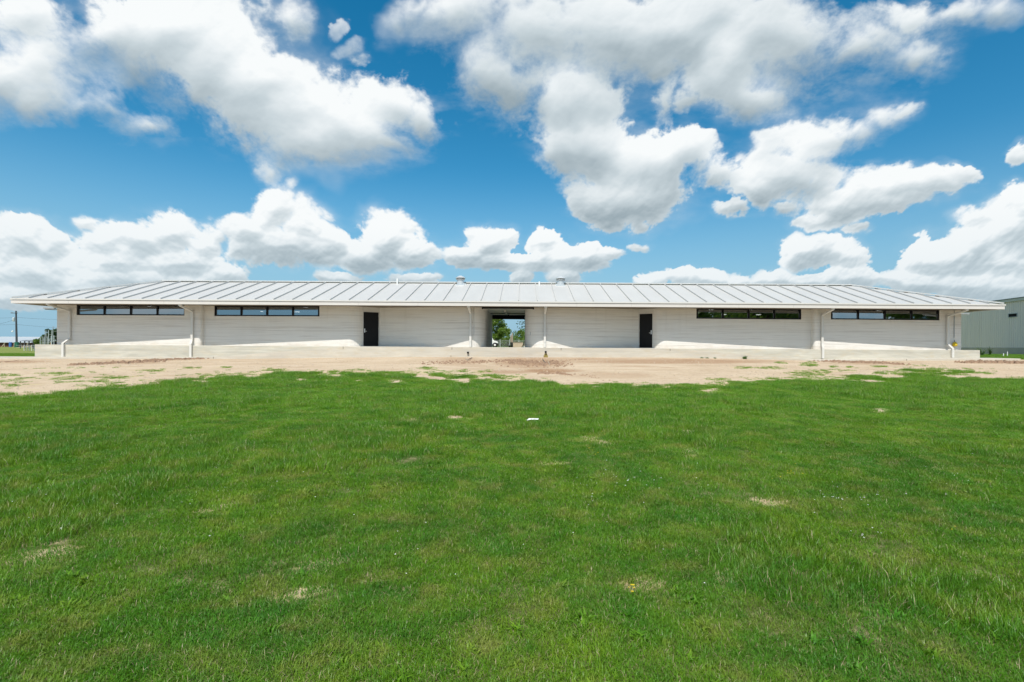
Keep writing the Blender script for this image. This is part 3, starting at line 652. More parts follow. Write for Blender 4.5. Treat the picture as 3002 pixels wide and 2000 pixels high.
# roof ---------------------------------------------------------------
EX0, EX1, EY1, EZ, RZ = wx(33, DE), wx(2943, DE), 2 * DR - DE, 2.66, 4.36
RX0, RX1 = wx(480, DR), wx(2490, DR)
b = MB(); e = [(EX0, DE, EZ), (EX1, DE, EZ), (EX1, EY1, EZ), (EX0, EY1, EZ)]; r = [(RX0, DR, RZ), (RX1, DR, RZ)]
b.quad(e[0], e[1], r[1], r[0]); b.quad(e[2], e[3], r[0], r[1]); b.add([e[1], e[2], r[1]], [(0, 1, 2)]); b.add([e[3], e[0], r[0]], [(0, 1, 2)])
sp = 1.100; xs0 = wx(1519, DE); k0 = int((xs0 - EX0) / sp)
def seam(b, p0, p1): b.bar(Vector(p0) + Vector((0, 0, .03)), Vector(p1) + Vector((0, 0, .04)), .042, .09)
for k in range(-k0, 60):
    x = xs0 + k * sp
    if x < EX0 + .2 or x > EX1 - .2: continue
    t = 1.0
    if x < RX0: t = (x - EX0) / (RX0 - EX0)
    if x > RX1: t = (EX1 - x) / (EX1 - RX1)
    for s_ in (0, 1):
        ya, yb_ = (DE + .10, DE + (DR - DE) * t) if s_ == 0 else (EY1 - .10, EY1 - (DR - DE) * t)
        za = EZ + (RZ - EZ) * .10 / (DR - DE); zb_ = EZ + (RZ - EZ) * t
        if t > .04: seam(b, (x, ya, za), (x, yb_, zb_))
for s_ in (0, 1):
    xe, xr_ = (EX0, RX0) if s_ == 0 else (EX1, RX1)
    for k in range(1, 10):
        y = DE + k * sp * .98
        if y > EY1 - .2: break
        t = min((y - DE), (EY1 - y)) / (DR - DE); sg = 1 if s_ == 0 else -1
        seam(b, (xe + sg * .1, y, EZ + .02), (xe + (xr_ - xe) * t, y, EZ + (RZ - EZ) * t))
roof = part(b, 'roof', M_roof)
b = MB()
b.bar((RX0 - .05, DR, RZ + .055), (RX1 + .05, DR, RZ + .055), .34, .07)
for a, c in ((e[0], r[0]), (e[1], r[1]), (e[2], r[1]), (e[3], r[0])):
    b.bar(Vector(a) + Vector((0, 0, .075)), Vector(c) + Vector((0, 0, .075)), .20, .07)
part(b, 'ridge_cap', plain('ridge cap metal', (.63, .63, .62), .4, .2), roof)
# eaves: drip edge over a shadow gap over the fascia
b = MB(); t_ = .03
def ring(b, o, w, z0, z1):
    b.box(EX0 - o, EX1 + o, DE - o, DE - o + w, z0, z1); b.box(EX0 - o, EX1 + o, EY1 + o - w, EY1 + o, z0, z1)
    b.box(EX0 - o, EX0 - o + w, DE - o + w + .001, EY1 + o - w - .001, z0, z1); b.box(EX1 + o - w, EX1 + o, DE - o + w + .001, EY1 + o - w - .001, z0, z1)
ring(b, .055, .06, 2.600, 2.672); part(b, 'drip_edge', M_gutter)
M_fj = plain('fascia joint', (.45, .44, .42), .6)
b = MB(); ring(b, .02, .04, 2.390, 2.585); part(b, 'fascia', M_trim)
b = MB(); ring(b, -.022, .05, 2.42, 2.655); part(b, 'eave_board', plain('shadow gap board', (.25, .24, .22), .7))
b = MB()
for px_j, in [(760,), (1050,), (1225,), (1520,), (1690,), (1850,), (2010,), (2165,), (2325,), (2625,), (2790,), (480,), (200,)]:
    x = wx(px_j, DE); part(MB().box(x - .006, x + .006, DE - .0245, DE - .020, 2.392, 2.583), 'fascia_joint', M_fj)
# soffit: under the front eave, the ends and the passage
b = MB(); zs = 2.432
prof = wing_l + mid_l[:-1] + mid_r[1:] + wing_r
prof = [p for p in prof]
for i in range(len(prof) - 1):
    a, c = prof[i], prof[i + 1]
    if c[0] - a[0] < 1e-4: continue
    b.quad((a[0], DE + .03, zs), (c[0], DE + .03, zs), (c[0], c[1] + .12, zs), (a[0], a[1] + .12, zs))
b.quad((EX0 + .03, DE + .03, zs), (X0 + .02, DE + .03, zs), (X0 + .02, EY1 - .03, zs), (EX0 + .03, EY1 - .03, zs))
b.quad((X1 - .02, DE + .03, zs), (EX1 - .03, DE + .03, zs), (EX1 - .03, EY1 - .03, zs), (X1 - .02, EY1 - .03, zs))
b.quad((X0 + .02, Y1 - .02, zs), (X1 - .02, Y1 - .02, zs), (X1 - .02, EY1 - .03, zs), (X0 + .02, EY1 - .03, zs))
part(b, 'soffit', M_soffit)
b = MB(); b.quad((-2.5, 32.3, 2.436), (.2, 32.3, 2.436), (.2, Y1, 2.436), (-2.5, Y1, 2.436)); part(b, 'passage_ceiling', M_white)
b = MB()
for y in (36.6,): part(MB().box(-2.38, .07, y, y + .07, 2.39, 2.434), 'ceiling_beam', M_black)
part(MB().box(wx(1412, 31.0), wx(1565, 31.0), 30.98, 31.06, 2.335, 2.429).box(wx(1412, 31.0), wx(1412, 31) + .07, 30.96, 30.978, 2.30, 2.43).box(wx(1565, 31.0) - .07, wx(1565, 31), 30.96, 30.978, 2.30, 2.43), 'shutter_header', M_black, label='black roller shutter header over the near end of the passage')
b = MB(); b.box(-2.385, .075, 38.9, 39.1, 2.13, 2.22); b.box(-2.385, .075, 38.93, 39.08, 2.222, 2.232); b.box(-2.385, .075, 38.9, 39.1, 2.236, 2.43)
part(b, 'shutter_header', M_black, label='black roller shutter header at the far end of the passage')
part(MB().box(-1.25, -1.16, 32.6, 36.6, 2.30, 2.355), 'ceiling_lamp', M_white)
part(MB().tube([(-1.1, 36.9, 2.35), (-1.1, 36.9, 2.18)], .05, 8), 'pendant', M_black)
# downspouts
def downspout(pxa, reach, low=None, label=None):
    """pxa: place on the wall in the photo; comes out of the eave, back to the wall, down, and over the plinth"""
    x = wx(pxa, 31.0); yw = reach; b = MB(); w, d = .13, .10
    ye = DE + .10
    b.box(x - .085, x + .075, ye - .06, ye + .06, 2.31, 2.425)
    b.bar((x, ye, 2.33), (x, yw, 2.07), w, d, (0, 0, 1)); b.bar((x, yw, 2.11), (x, yw, .30), w, d, (0, 1, 0))
    if low is None:
        b.bar((x, yw, .32), (x, yw, 0.0), w, d, (0, 1, 0))
    else:
        yo = DP - .07; b.bar((x, yw, .34), (x, yo, .06), w, d, (0, 0, 1)); b.bar((x, yo, .10), (x, yo, low), w, d, (0, 1, 0))
    o = part(b, 'downspout', M_gutter, bevel=.006)
    if label: o['label'] = label
downspout(190, 31.30, -.74); downspout(563, 30.99, -.70); downspout(1379, 30.98); downspout(1597, 30.98); downspout(2409, 30.95, -.56); downspout(2788, 31.23, -.46)
# roof vents, stubs, conduits
def vent(px_c, label):
    D_ = 34.7; c = at(px_c, 835, D_); x = c.x; zr = EZ + (RZ - EZ) * (D_ - DE) / (DR - DE)
    v = part(MB().lathe(x, D_, [(.235, zr - .12), (.235, 4.54), (.22, 4.55)], 24), 'roof_vent', M_galv, label=label, smooth=False)
    part(MB().lathe(x, D_, [(.25, 4.52), (.30, 4.56), (.30, 4.60), (.26, 4.62)], 24), 'vent_collar', M_steel, v)
    part(MB().lathe(x, D_, [(.335, 4.65), (.34, 4.68), (.20, 4.77), (.08, 4.82), (.02, 4.835)], 24), 'vent_cap', M_galv, v)
    for k in range(4): t = k * math.pi / 2 + .4; part(MB().bar((x + .25 * math.cos(t), D_ + .25 * math.sin(t), 4.58), (x + .25 * math.cos(t), D_ + .25 * math.sin(t), 4.68), .02, .02), 'vent_strut', M_galv, v)
    part(MB().box(x + .20 if px_c < 1500 else x - .38, x + .38 if px_c < 1500 else x - .20, D_ - .1, D_ + .2, 4.16, 4.30).box(x - .30, x + .30, D_ - .3, D_ + .2, zr - .16, zr - .0), 'vent_flashing', M_galv, v)
vent(1350, 'left galvanised roof vent with conical cap'); vent(1643.5, 'right galvanised roof vent with conical cap')
for px_c, z1, rr in ((1163.6, 4.60, .055), (1580, 4.46, .06)):
    D_ = 34.8; x = wx(px_c, D_); part(MB().lathe(x, D_, [(rr, 4.1), (rr, z1), (rr * .8, z1 + .01)], 12), 'vent_pipe', M_white)
def conduit(px_c, y, z0, z1, r=.018, m=None, box=None):
    x = wx(px_c, y); b = MB().tube([(x, y, z1), (x, y, z0)], r, 8)
    if box: b.box(x - box, x + box, y - .06, y + .02, z0 - .16, z0)
    part(b, 'conduit', m or M_gutter)
conduit(1389, 31.10, .70, 2.42, .025); conduit(1561.5, 31.36, .92, 2.42, .014, M_steel)
part(MB().box(wx(1559, 31.5) - .10, wx(1559, 31.5) + .09, 31.42, 31.50, .76, .95), 'switch_box', M_steel)
b = MB().tube([(wx(2803, 31.2), 31.33, 2.42), (wx(2802.5, 31.2), 31.33, .75)], .022, 8); part(b, 'conduit', M_steel)
# flood lamps and cables under the side eaves
for px_c, py_c, D_ in ((146, 893, 33.5), (2823, 908, 33.5)):
    c = at(px_c, py_c, D_); part(MB().box(c.x - .35, c.x + .35, D_ - .1, D_ + .1, 2.33, 2.42).bar((c.x - .3, D_, 2.31), (c.x + .3, D_ + 1.5, 2.31), .12, .06), 'eave_beam', M_steel)
# drain spouts in the walkway face
for px_c, py_c in ((1372.3, 1034), (1599.8, 1032)):
    c = at(px_c, py_c, DW); y = DW - .10
    o = MB().tube([(c.x, DW + .02, c.z), (c.x, y, c.z)], .058, 12).build('drain_spout', M_black)
    tag(o, ('left black drain spout in the walkway face, with no stain' if px_c < 1500 else 'right black drain spout, above the damp yellow-green stain'), 'drain spout', 'drain spouts in the walkway face')
c = at(1600, 1043, DW); b = MB(); b.add([(c.x - .05, DW - .006, c.z + .13), (c.x + .05, DW - .006, c.z + .13), (c.x + .13, DW - .006, c.z - .02), (c.x + .10, DW - .006, -.60), (c.x - .10, DW - .006, -.60), (c.x - .13, DW - .006, c.z - .02)], [(0, 1, 2, 3, 4, 5)])
o = b.build('water_stain', plain('damp algae stain', (.26, .21, .06), .6, 0, .5, 12)); structure(o)
# yellow hook light hanging by the right corner
c = at(2801.5, 1008, 31.2)
yb_ = thing('hanging_cable_reel', (c.x, 31.25, c.z - .1), 'small yellow cable reel hanging from a conduit at the right corner of the building', 'cable reel')
def sub(b, name, m, par, **k): return b.build(name, m, par, **k)
sub(MB().lathe(c.x, 31.25, [(.04, c.z - .16), (.12, c.z - .14), (.13, c.z - .02), (.08, c.z + .08), (.03, c.z + .10)], 14), 'housing', M_yellow, yb_, smooth=True)
sub(MB().tube([(c.x, 31.25, c.z + .10), (c.x - .02, 31.27, c.z + .22)], .014, 8), 'hook', M_black, yb_)
# ------------------------------------------------------------------ trees
def leaf_cloud(b, centre, rad, n, size, seed, lobes=9, squash=.8):
    rr = random.Random(seed); cl = []
    for i in range(lobes * 3):
        th = rr.uniform(0, 2 * math.pi); ph = math.acos(rr.uniform(-.75, 1)); r = rr.uniform(.25, .86)
        cl.append((centre + Vector((math.cos(th) * math.sin(ph) * r * rad, math.sin(th) * math.sin(ph) * r * rad, math.cos(ph) * r * rad * squash)), rad * rr.uniform(.16, .36)))
    vs = []; fs = []
    for i in range(n):
        c, r = cl[rr.randrange(len(cl))]
        d = Vector((rr.gauss(0, 1), rr.gauss(0, 1), rr.gauss(0, 1))).normalized() * r * (rr.random() ** .4)
        d.z *= .75; p = c + d; s = size * rr.uniform(.6, 1.3)
        a = Vector((rr.gauss(0, 1), rr.gauss(0, 1), rr.gauss(0, .6))).normalized(); u = a.orthogonal().normalized(); w = a.cross(u)
        k = len(vs); vs += [p - u * s, p - w * s * .45, p + u * s, p + w * s * .45]; fs.append((k, k + 1, k + 2, k + 3))
    b.add(vs, fs); return cl
def tree(name, x, y, h, rad, n, size, label, group=None, m=None, seed=1, squash=.8, low=.35):
    z = g1(x, y); o = thing(name, (x, y, z), label, 'tree', group)
    b = MB(); cc = Vector((x, y, z + h - rad * squash)); cl = leaf_cloud(b, cc, rad, n, size, seed, squash=squash)
    b.build('crown', m or M_leaf, o)
    b = MB(); rr = random.Random(seed); tw = .035 * h
    b.tube([(x, y, z - .1), (x + .05, y, z + h * low * .6), (x, y + .04, z + h * low), tuple(cc)], [tw, tw * .75, tw * .6, tw * .2], 8)
    for c, r in cl[:8]: b.tube([(x, y, z + h * low * rr.uniform(.8, 1.1)), tuple((Vector((x, y, z + h * low)) + c) / 2 + Vector((0, 0, -.2))), tuple(c)], [tw * .4, tw * .25, tw * .08], 5)
    b.build('trunk', M_bark, o); return o
# seen through the passage
def X_at(px, D): return wx(px, D)
tree('leafy_tree', X_at(1452, 60), 60, 4.0, 2.3, 5200, .13, 'round bright green tree at the left side of the view through the passage', seed=3, squash=.98, low=.3)
tree('leafy_tree', X_at(1562, 46), 46, 4.8, 2.0, 1800, .085, 'dark leafy branches reaching in at the right side of the passage view', m=M_leafd, seed=8, squash=1.0, low=.3)
for i, (px_c, D_, h, r, lb) in enumerate([(1492, 98, 2.6, 2.4, 'low bushy tree just left of the timber post, beyond the chain-link fence'), (1520, 104, 2.5, 2.6, 'low bushy tree just right of the timber post, beyond the chain-link fence'),
                                       (1546, 92, 3.6, 2.6, 'taller bush at the right edge of the passage view, beyond the fence'), (1462, 100, 2.6, 2.6, 'low bush hidden partly by the round tree, beyond the fence')]):
    tree('bushy_tree', X_at(px_c, D_), D_, h, r, 2600, .14, lb, 'low trees beyond the chain-link fence', seed=20 + i, squash=.6, low=.2)
b = MB(); rr = random.Random(9)
for i in range(26):
    D_ = rr.uniform(125, 150); x = wx(rr.uniform(1425, 1590), D_); leaf_cloud(b, Vector((x, D_, g1(x, D_) + .5)), rr.uniform(1.2, 1.9), 260, .22, 300 + i, squash=.6)
tag(b.build('tree_line', M_leaf), 'low far band of scrub along the horizon seen through the passage', 'scrub', kind='stuff')
# chain-link fence beyond the passage
def wiremat(t, p):
    P = pos(t); s = t.new('ShaderNodeSeparateXYZ'); t.link(P, s.inputs[0])
    a = t.math('ADD', s.outputs[0], s.outputs[2]); c = t.math('SUBTRACT', s.outputs[0], s.outputs[2])
    fa = t.math('ABSOLUTE', t.math('SINE', t.math('MULTIPLY', a, 44))); fc_ = t.math('ABSOLUTE', t.math('SINE', t.math('MULTIPLY', c, 44)))
    m = t.math('LESS_THAN', t.math('MINIMUM', fa, fc_), 0.16)
    p.inputs['Base Color'].default_value = (.45, .46, .46, 1); p.inputs['Metallic'].default_value = .4; p.inputs['Roughness'].default_value = .5
    tr = t.new('ShaderNodeBsdfTransparent'); mx = t.new('ShaderNodeMixShader'); t.link(m, mx.inputs[0]); t.link(tr.outputs[0], mx.inputs[1]); t.link(p.outputs[0], mx.inputs[2]); t.link(mx.outputs[0], t.o.inputs[0])
M_wire = mat('chain link wire', wiremat)
fy = 52.0; fx0, fx1 = -9.0, 6.5; zf = g1(-1, fy)
fo = thing('chain_link_fence', (-1, fy, zf), 'grey chain-link fence with a top rail crossing behind the passage', 'fence')
MB().quad((fx0, fy, zf), (fx1, fy, zf), (fx1, fy, zf + .68), (fx0, fy, zf + .68)).build('wire_mesh', M_wire, fo)
M_rail = plain('dull rail', (.30, .31, .31), .7, 0)
MB().tube([(fx0, fy, zf + .69), (fx1, fy, zf + .69)], .015, 6).build('top_rail', M_rail, fo)
for px_c in (1400, 1433, 1466, 1494, 1521, 1551, 1600):
    x = X_at(px_c, fy); MB().tube([(x, fy + .03, zf - .1), (x, fy + .03, zf + .78)], .035, 8).build('post', M_galv, fo)
# timber post, plank barrier with braces
x = X_at(1500, 42); z = g1(x, 42)
o = thing('timber_post', (x, 42, z), 'weathered split timber post standing in the middle of the passage view', 'post')
MB().tube([(x - .05, 42, z - .1), (x - .06, 42, z + 1.02), (x - .03, 42, z + 1.05)], [.055, .05, .02], 7).build('stake', M_wood, o)
MB().tube([(x + .06, 42, z - .1), (x + .05, 42.02, z + 1.10), (x + .02, 42, z + 1.24)], [.06, .05, .012], 7).build('stake', M_wood, o)
xa, xb = X_at(1504, 43.5), X_at(1533, 43.5); z = g1(xa, 43.5)
o = thing('plank_barrier', ((xa + xb) / 2, 43.5, z), 'pale plank barrier with a dark top edge right of the timber post', 'barrier')
for k in range(4): MB().box(xa, xb, 43.5, 43.53, z + .02 + k * .115, z + .125 + k * .115).build('plank', M_plank, o)
MB().box(xa, xb, 43.46, 43.54, z + .485, z + .505).build('top_rail', M_steel, o)
o = thing('brace_frame', (X_at(1537, 42.6), 42.6, z), 'leaning black and white brace at the right edge of the passage view', 'brace')
MB().bar((X_at(1529, 42.6), 42.6, z), (X_at(1539, 42.6), 42.6, z + .56), .05, .05).build('black_strut', M_black, o)
MB().bar((X_at(1532, 42.7), 42.7, z), (X_at(1542, 42.7), 42.7, z + .60), .06, .05).bar((X_at(1538, 42.75), 42.75, z), (X_at(1538.5, 42.75), 42.75, z + .48), .05, .05).build('white_strut', M_white, o)
# utility cart, nose showing past the left passage wall
cx_, cy_ = X_at(1437, 49), 49.0; z = g1(cx_, cy_)
c = thing('utility_cart', (cx_, cy_, z), 'small white utility cart with its nose showing past the left passage wall', 'cart')
b = MB(); pr = [(-1.0, .28), (.30, .28), (.42, .34), (.66, .40), (.78, .36), (.74, .52), (.52, .60), (.30, .64), (.20, .66), (-1.0, .66)]
b.add([(cx_ + a, cy_ - .45, z + h) for a, h in pr] + [(cx_ + a, cy_ + .45, z + h) for a, h in pr], [tuple(range(10)), tuple(range(10, 20))[::-1]] + [(i, (i + 1) % 10, 10 + (i + 1) % 10, 10 + i) for i in range(10)])
b.build('body', M_white, c, bevel=.02)
for sx in (-.6, .48):
    for sy in (-.46, .46):
        w_ = MB().tube([(cx_ + sx, cy_ + sy - .07, z + .22), (cx_ + sx, cy_ + sy + .07, z + .22)], .22, 18).build('wheel', M_black, c)
        MB().tube([(cx_ + sx, cy_ + sy - .075, z + .22), (cx_ + sx, cy_ + sy + .075, z + .22)], .10, 12).build('hub', M_white, w_)
for (xa_, xb_) in ((.30, .05), (-.9, -.9)):
    for sy in (-.4, .4): MB().bar((cx_ + xa_, cy_ + sy, z + .62), (cx_ + xb_, cy_ + sy, z + 1.15), .04, .04).build('roof_post', M_white, c)
MB().box(cx_ - 1.0, cx_ + .15, cy_ - .48, cy_ + .48, z + 1.15, z + 1.21).build('canopy', M_white, c)
# ------------------------------------------------------------------ small plants
def weed(name, px, py, D_, h, n, label, seed=1, m=None, spread=.5, group=None, wide=.02, cat='weed'):
    if D_ is None: X, D_ = unproj(px, py)
    else: X = wx(px, D_)
    z = g1(X, D_); rr = random.Random(seed); b = MB()
    for i in range(n):
        t = rr.uniform(0, 6.28); l = h * rr.uniform(.5, 1.1); lean = rr.uniform(.1, spread); p0 = Vector((X + rr.gauss(0, .04), D_ + rr.gauss(0, .04), z - .01)); d = Vector((math.cos(t), math.sin(t), 0)); s = Vector((-d.y, d.x, 0)) * wide
        p1 = p0 + d * l * lean * .45 + Vector((0, 0, l * .62)); p2 = p0 + d * l * lean * 1.2 + Vector((0, 0, l * .9))
        b.add([p0 - s * .6, p0 + s * .6, p1 + s, p1 - s, p2], [(0, 1, 2, 3), (3, 2, 4)])
        for k in range(3):
            q = p0.lerp(p1, rr.uniform(.3, 1)); e = Vector((rr.gauss(0, 1), rr.gauss(0, 1), rr.gauss(.2, .5))).normalized() * wide * 3; f_ = e.orthogonal().normalized() * wide * 1.2; b.add([q - f_, q + e * .6 - f_ * 1.3, q + e * 1.3, q + f_ * 1.2 + e * .5], [(0, 1, 2, 3)])
    o = b.build(name, m or M_weed); return tag(o, label, cat, group)
weed('weed', 2184, 1049, DW - .12, .24, 16, 'small leafy weed at the foot of the right ramp, tallest of the weeds there', 4, spread=.5, wide=.022)
for i, (px_, lb) in enumerate([(2058, 'tiny weed at the foot of the right ramp, farthest left of its row'), (2073, 'tiny weed at the foot of the right ramp, second of its row'), (2095, 'tiny weed at the foot of the right ramp, next to the tall leafy weed')]):
    weed('weed', px_, 1050, DW - .10, .09, 9, lb, 10 + i, group='tiny weeds along the walkway', wide=.014)
weed('sprout', 1321, 1045, DW - .1, .16, 7, 'thin dry sprout at the walkway foot left of the middle', 5, m=M_wood, wide=.008)
weed('weed', 1497, 1015, 41.5, .24, 26, 'low leafy plant at the foot of the timber post', 6, spread=1.4, wide=.03)
weed('reed_clump', 2878, 1032, 40, .85, 30, 'arching long-leaved grass clump beside the right end of the plinth', 7, spread=1.3, wide=.02, m=M_weed, cat='plant')
weed('sapling', 2903, 1037, 43, .95, 12, 'dark thin sapling against the metal shed', 8, spread=.35, wide=.03, m=M_leafd, cat='plant')
for i, px_ in enumerate((2941.5, 2953)):
    D_ = 37 + i * .5; x = wx(px_, D_); z = g1(x, D_); h = (.33, .45)[i]
    tag(MB().tube([(x, D_, z - .05), (x + .01, D_, z + h * .8), (x + .015, D_, z + h)], [.028, .024, .004], 7).build('marker_stake', M_white), 'white marker stake in front of the metal shed, %s' % ('the shorter one' if i == 0 else 'the taller one'), 'stake', 'marker stakes by the shed')
# sticks at the pipe spouts
for i, (a, c_) in enumerate([((1361, 1052), (1371, 1058)), ((1371, 1059), (1384, 1050)), ((1606, 1062), (1611, 1072)), ((1590, 1056), (1600, 1068))]):
    Xa, Ya = unproj(*a); Xb, Yb = unproj(*c_); 
    tag(MB().tube([(Xa, Ya, g1(Xa, Ya) + .06), (Xb, Yb, g1(Xb, Yb) + .02)], [.012, .018], 6).build('stick', M_dkwood if i % 2 else M_wood),
        ['dark stick leaning left below the left drain spout', 'pale stick leaning right below the left drain spout', 'stick lying right of the damp stain', 'stick lying left of the damp stain'][i], 'stick', 'sticks below the drain spouts')
# clods of turned earth
def f_clod(t, p):
    P = pos(t); n = t.noise(P, 9, 4, .6); t.link(t.mix(n, (.17, .10, .06, 1), (.40, .28, .19, 1)), p.inputs['Base Color']); p.inputs['Roughness'].default_value = .95
M_clod = mat('turned earth', f_clod)
def clods(pts, n, size, label, seed, tall=.6):
    rr = random.Random(seed); b = MB()
    wp = [unproj(x, y) for x, y, *_ in pts]; sp_ = [q[2] for q in pts]
    for i in range(n):
        k = rr.randrange(len(wp) - 1) if len(wp) > 1 else 0; t = rr.random(); k2 = min(k + 1, len(wp) - 1)
        w = sp_[k] + (sp_[k2] - sp_[k]) * t
        x = wp[k][0] + (wp[k2][0] - wp[k][0]) * t + rr.gauss(0, .5) * w; y = wp[k][1] + (wp[k2][1] - wp[k][1]) * t + rr.gauss(0, .5) * w
        s = size * rr.uniform(.25, 1.0) ** 1.5 * 1.6; z = g1(x, y); vs = []
        for (a, c_, d) in ((-1, -.6, 0), (.1, -1, 0), (1, -.4, 0), (.9, .7, 0), (-.3, 1, 0), (-.5, -.4, 1), (.4, -.3, 1.1), (.3, .5, .8)):
            vs.append((x + a * s * rr.uniform(.6, 1.2), y + c_ * s * rr.uniform(.6, 1.2), z - .02 + d * s * tall * rr.uniform(.7, 1.4)))
        b.add(vs, [(0, 1, 6, 5), (1, 2, 6), (2, 3, 7, 6), (3, 4, 7), (4, 0, 5, 7), (5, 6, 7)])
    o = b.build('earth_clods', M_clod); return tag(o, label, 'earth clods', kind='stuff')
clods([(235, 1071, .4), (300, 1067, .7), (400, 1062, .9), (500, 1055, .6), (590, 1053, .25)], 620, .075, 'ridge of brown clods in front of the left end of the building', 1, .8)
clods([(-60, 1064, .4), (0, 1062, .5), (60, 1058, .3)], 130, .05, 'small brown clods at the left picture edge', 2)
clods([(1255, 1067, .8), (1310, 1062, 1.2), (1380, 1063, 1.2), (1440, 1060, .7)], 420, .055, 'scatter of crumbly clods left of the passage', 3)
clods([(1490, 1058, .8), (1530, 1065, 1.2), (1590, 1072, 1.3), (1600, 1062, .9)], 560, .065, 'mound of brown clods below the right drain spout', 4, .8)
clods([(1590, 1094, .3), (1625, 1092, .5), (1660, 1098, .2)], 110, .07, 'dark wet clods at the edge of the lawn', 5)
clods([(1680, 1096, .4), (1720, 1100, .2), (1800, 1118, .2)], 90, .04, 'small crumbs of earth beside the lawn edge', 6)
clods([(2420, 1060, .5), (2480, 1062, .8), (2560, 1064, .7), (2640, 1069, .3)], 520, .075, 'ridge of brown clods below the right wing', 7, .8)
clods([(2830, 1064, .3), (2900, 1062, .7), (2960, 1064, .8), (3040, 1066, .7)], 480, .085, 'ridge of brown clods at the right picture edge', 8, .9)
clods([(1640, 1058, .3), (1680, 1056, .4), (1720, 1054, .2)], 120, .04, 'fine rubble along the walkway right of the stain', 9)
# litter in the lawn
X, Y = unproj(1561, 1235); z = g1(X, Y)
b = MB(); b.add([(X - .11, Y - .07, z + .035), (X - .06, Y + .0, z + .062), (X + .11, Y + .01, z + .058), (X + .10, Y - .04, z + .045), (X - .02, Y - .05, z + .048)], [(0, 4, 1), (1, 4, 3, 2)])
o = b.build('paper_scrap', M_white); so_ = o.modifiers.new('thick', 'SOLIDIFY'); so_.thickness = .004; tag(o, 'torn white scrap of paper lying in the middle of the lawn', 'litter')
# ------------------------------------------------------------------ left background
def roof_shed(name, xa, xb, y0, y1, zb, ze, zr, mroof, mwall, label):
    o = thing(name, ((xa + xb) / 2, y0, zb), label, 'barn'); ym = (y0 + y1) / 2
    b = MB(); b.box(xa, xb, y0 + .3, y1, zb - .3, ze - .02); b.add([(xb, y0 + .3, ze - .02), (xb, y1, ze - .02), (xb, ym, zr - .1)], [(0, 1, 2)]); b.build('wall', mwall, o)
    b = MB(); b.quad((xa - .3, y0 - .3, ze), (xb + .3, y0 - .3, ze), (xb + .3, ym, zr), (xa - .3, ym, zr)); b.quad((xa - .3, y1, ze), (xb + .3, y1, ze), (xb + .3, ym, zr), (xa - .3, ym, zr))
    r_ = b.build('roof', mroof, o); s = r_.modifiers.new('thick', 'SOLIDIFY'); s.thickness = .12; return o
DB = 150.0
barn = roof_shed('barn', wx(-70, DB), wx(91, DB), DB, DB + 12, -.86, zpx(40, 1004, DB), zpx(40, 988.5, DB + 6), M_whiteroof, M_brick, 'long low barn with a white metal roof and dark red wall at the left edge')
for px_c, lean in ((5, 1.0), (13, -.0), (41, .1), (63, -.3), (80, .05)):
    x = wx(px_c, DB - .8); MB().bar((x, DB - .8, -.9), (x + lean, DB - .8, zpx(40, 1005, DB)), .16, .16).build('post', M_wood, barn)
for px_c, m, lb, nm in ((30.5, M_blue, 'blue drum standing against the barn wall', 'drum'), (49, M_green, 'dark green drum at the foot of the utility pole', 'drum')):
    D_ = DB - 2 if m is M_blue else 137; x = wx(px_c, D_); z = g1(x, D_); r = .33 if m is M_blue else .45; h = 1.35
    tag(MB().lathe(x, D_, [(r, z), (r * 1.06, z + .3), (r, z + .35), (r * 1.06, z + .7), (r, z + .75), (r, z + h), (r * .9, z + h + .03)], 16).build(nm, m), lb, 'drum')
x0_, x1_ = wx(56, 118), wx(93, 118); z = g1(x0_, 118)
tag(MB().bar((x0_, 118, z + .1), (x1_, 118, z + .35), .3, .12).bar((x0_ + .5, 118.4, z + .22), (x1_ - .5, 118.2, z + .40), .3, .12).build('plank_pile', M_plank), 'pale planks lying on the grass in front of the barn', 'planks')
# utility pole with its wires
DPo = 140.0; xp = wx(49.2, DPo); zt = zpx(46.5, 911.6, DPo); zb0 = g1(xp, DPo)
po = thing('utility_pole', (xp, DPo, zb0), 'dark timber utility pole with crossarm, transformer and lamp at the left edge', 'utility pole')
xt = wx(46.3, DPo)
MB().tube([(xp, DPo, zb0 - .3), (xt, DPo, zt)], [.26, .17], 10).build('pole', M_dkwood, po)
zc = zpx(43, 918.3, DPo); MB().box(wx(34, DPo), wx(53, DPo), DPo - .32, DPo - .18, zc - .07, zc + .07).build('crossarm', M_dkwood, po)
for px_c in (35, 39, 52): x = wx(px_c, DPo); MB().lathe(x, DPo - .25, [(.05, zc + .07), (.08, zc + .15), (.05, zc + .28)], 8).build('insulator', M_steel, po)
zt_ = zpx(41.5, 938, DPo); tf = MB().lathe(wx(41.6, DPo), DPo - .2, [(.22, zt_ - .45), (.26, zt_ - .40), (.26, zt_ + .5), (.20, zt_ + .6)], 12).build('transformer', M_galv, po)
MB().bar((wx(41.6, DPo), DPo - .2, zt_ + .2), (wx(46.5, DPo), DPo, zt_ + .2), .08, .08).build('bracket', M_steel, tf)
zl = zpx(40.5, 972, DPo); lm = MB().lathe(wx(40.6, DPo), DPo - .4, [(.08, zl - .18), (.24, zl - .1), (.24, zl + .05), (.08, zl + .2)], 12).build('yard_lamp', M_white, po)
MB().tube([(wx(40.6, DPo), DPo - .4, zl + .2), (wx(43, DPo), DPo - .2, zl + .45), (wx(47.3, DPo), DPo, zl + .2)], .035, 6).build('lamp_arm', M_steel, lm)
def wire(pa, Da, pb, Db, sag, label):
    a, c = at(*pa, Da), at(*pb, Db); pts = []
    for i in range(13): t = i / 12; q = a.lerp(c, t); q.z -= sag * 4 * t * (1 - t); pts.append(q)
    tag(MB().tube(pts, .022, 5).build('power_line', M_dkwood), label, 'power line', 'wires at the utility pole')
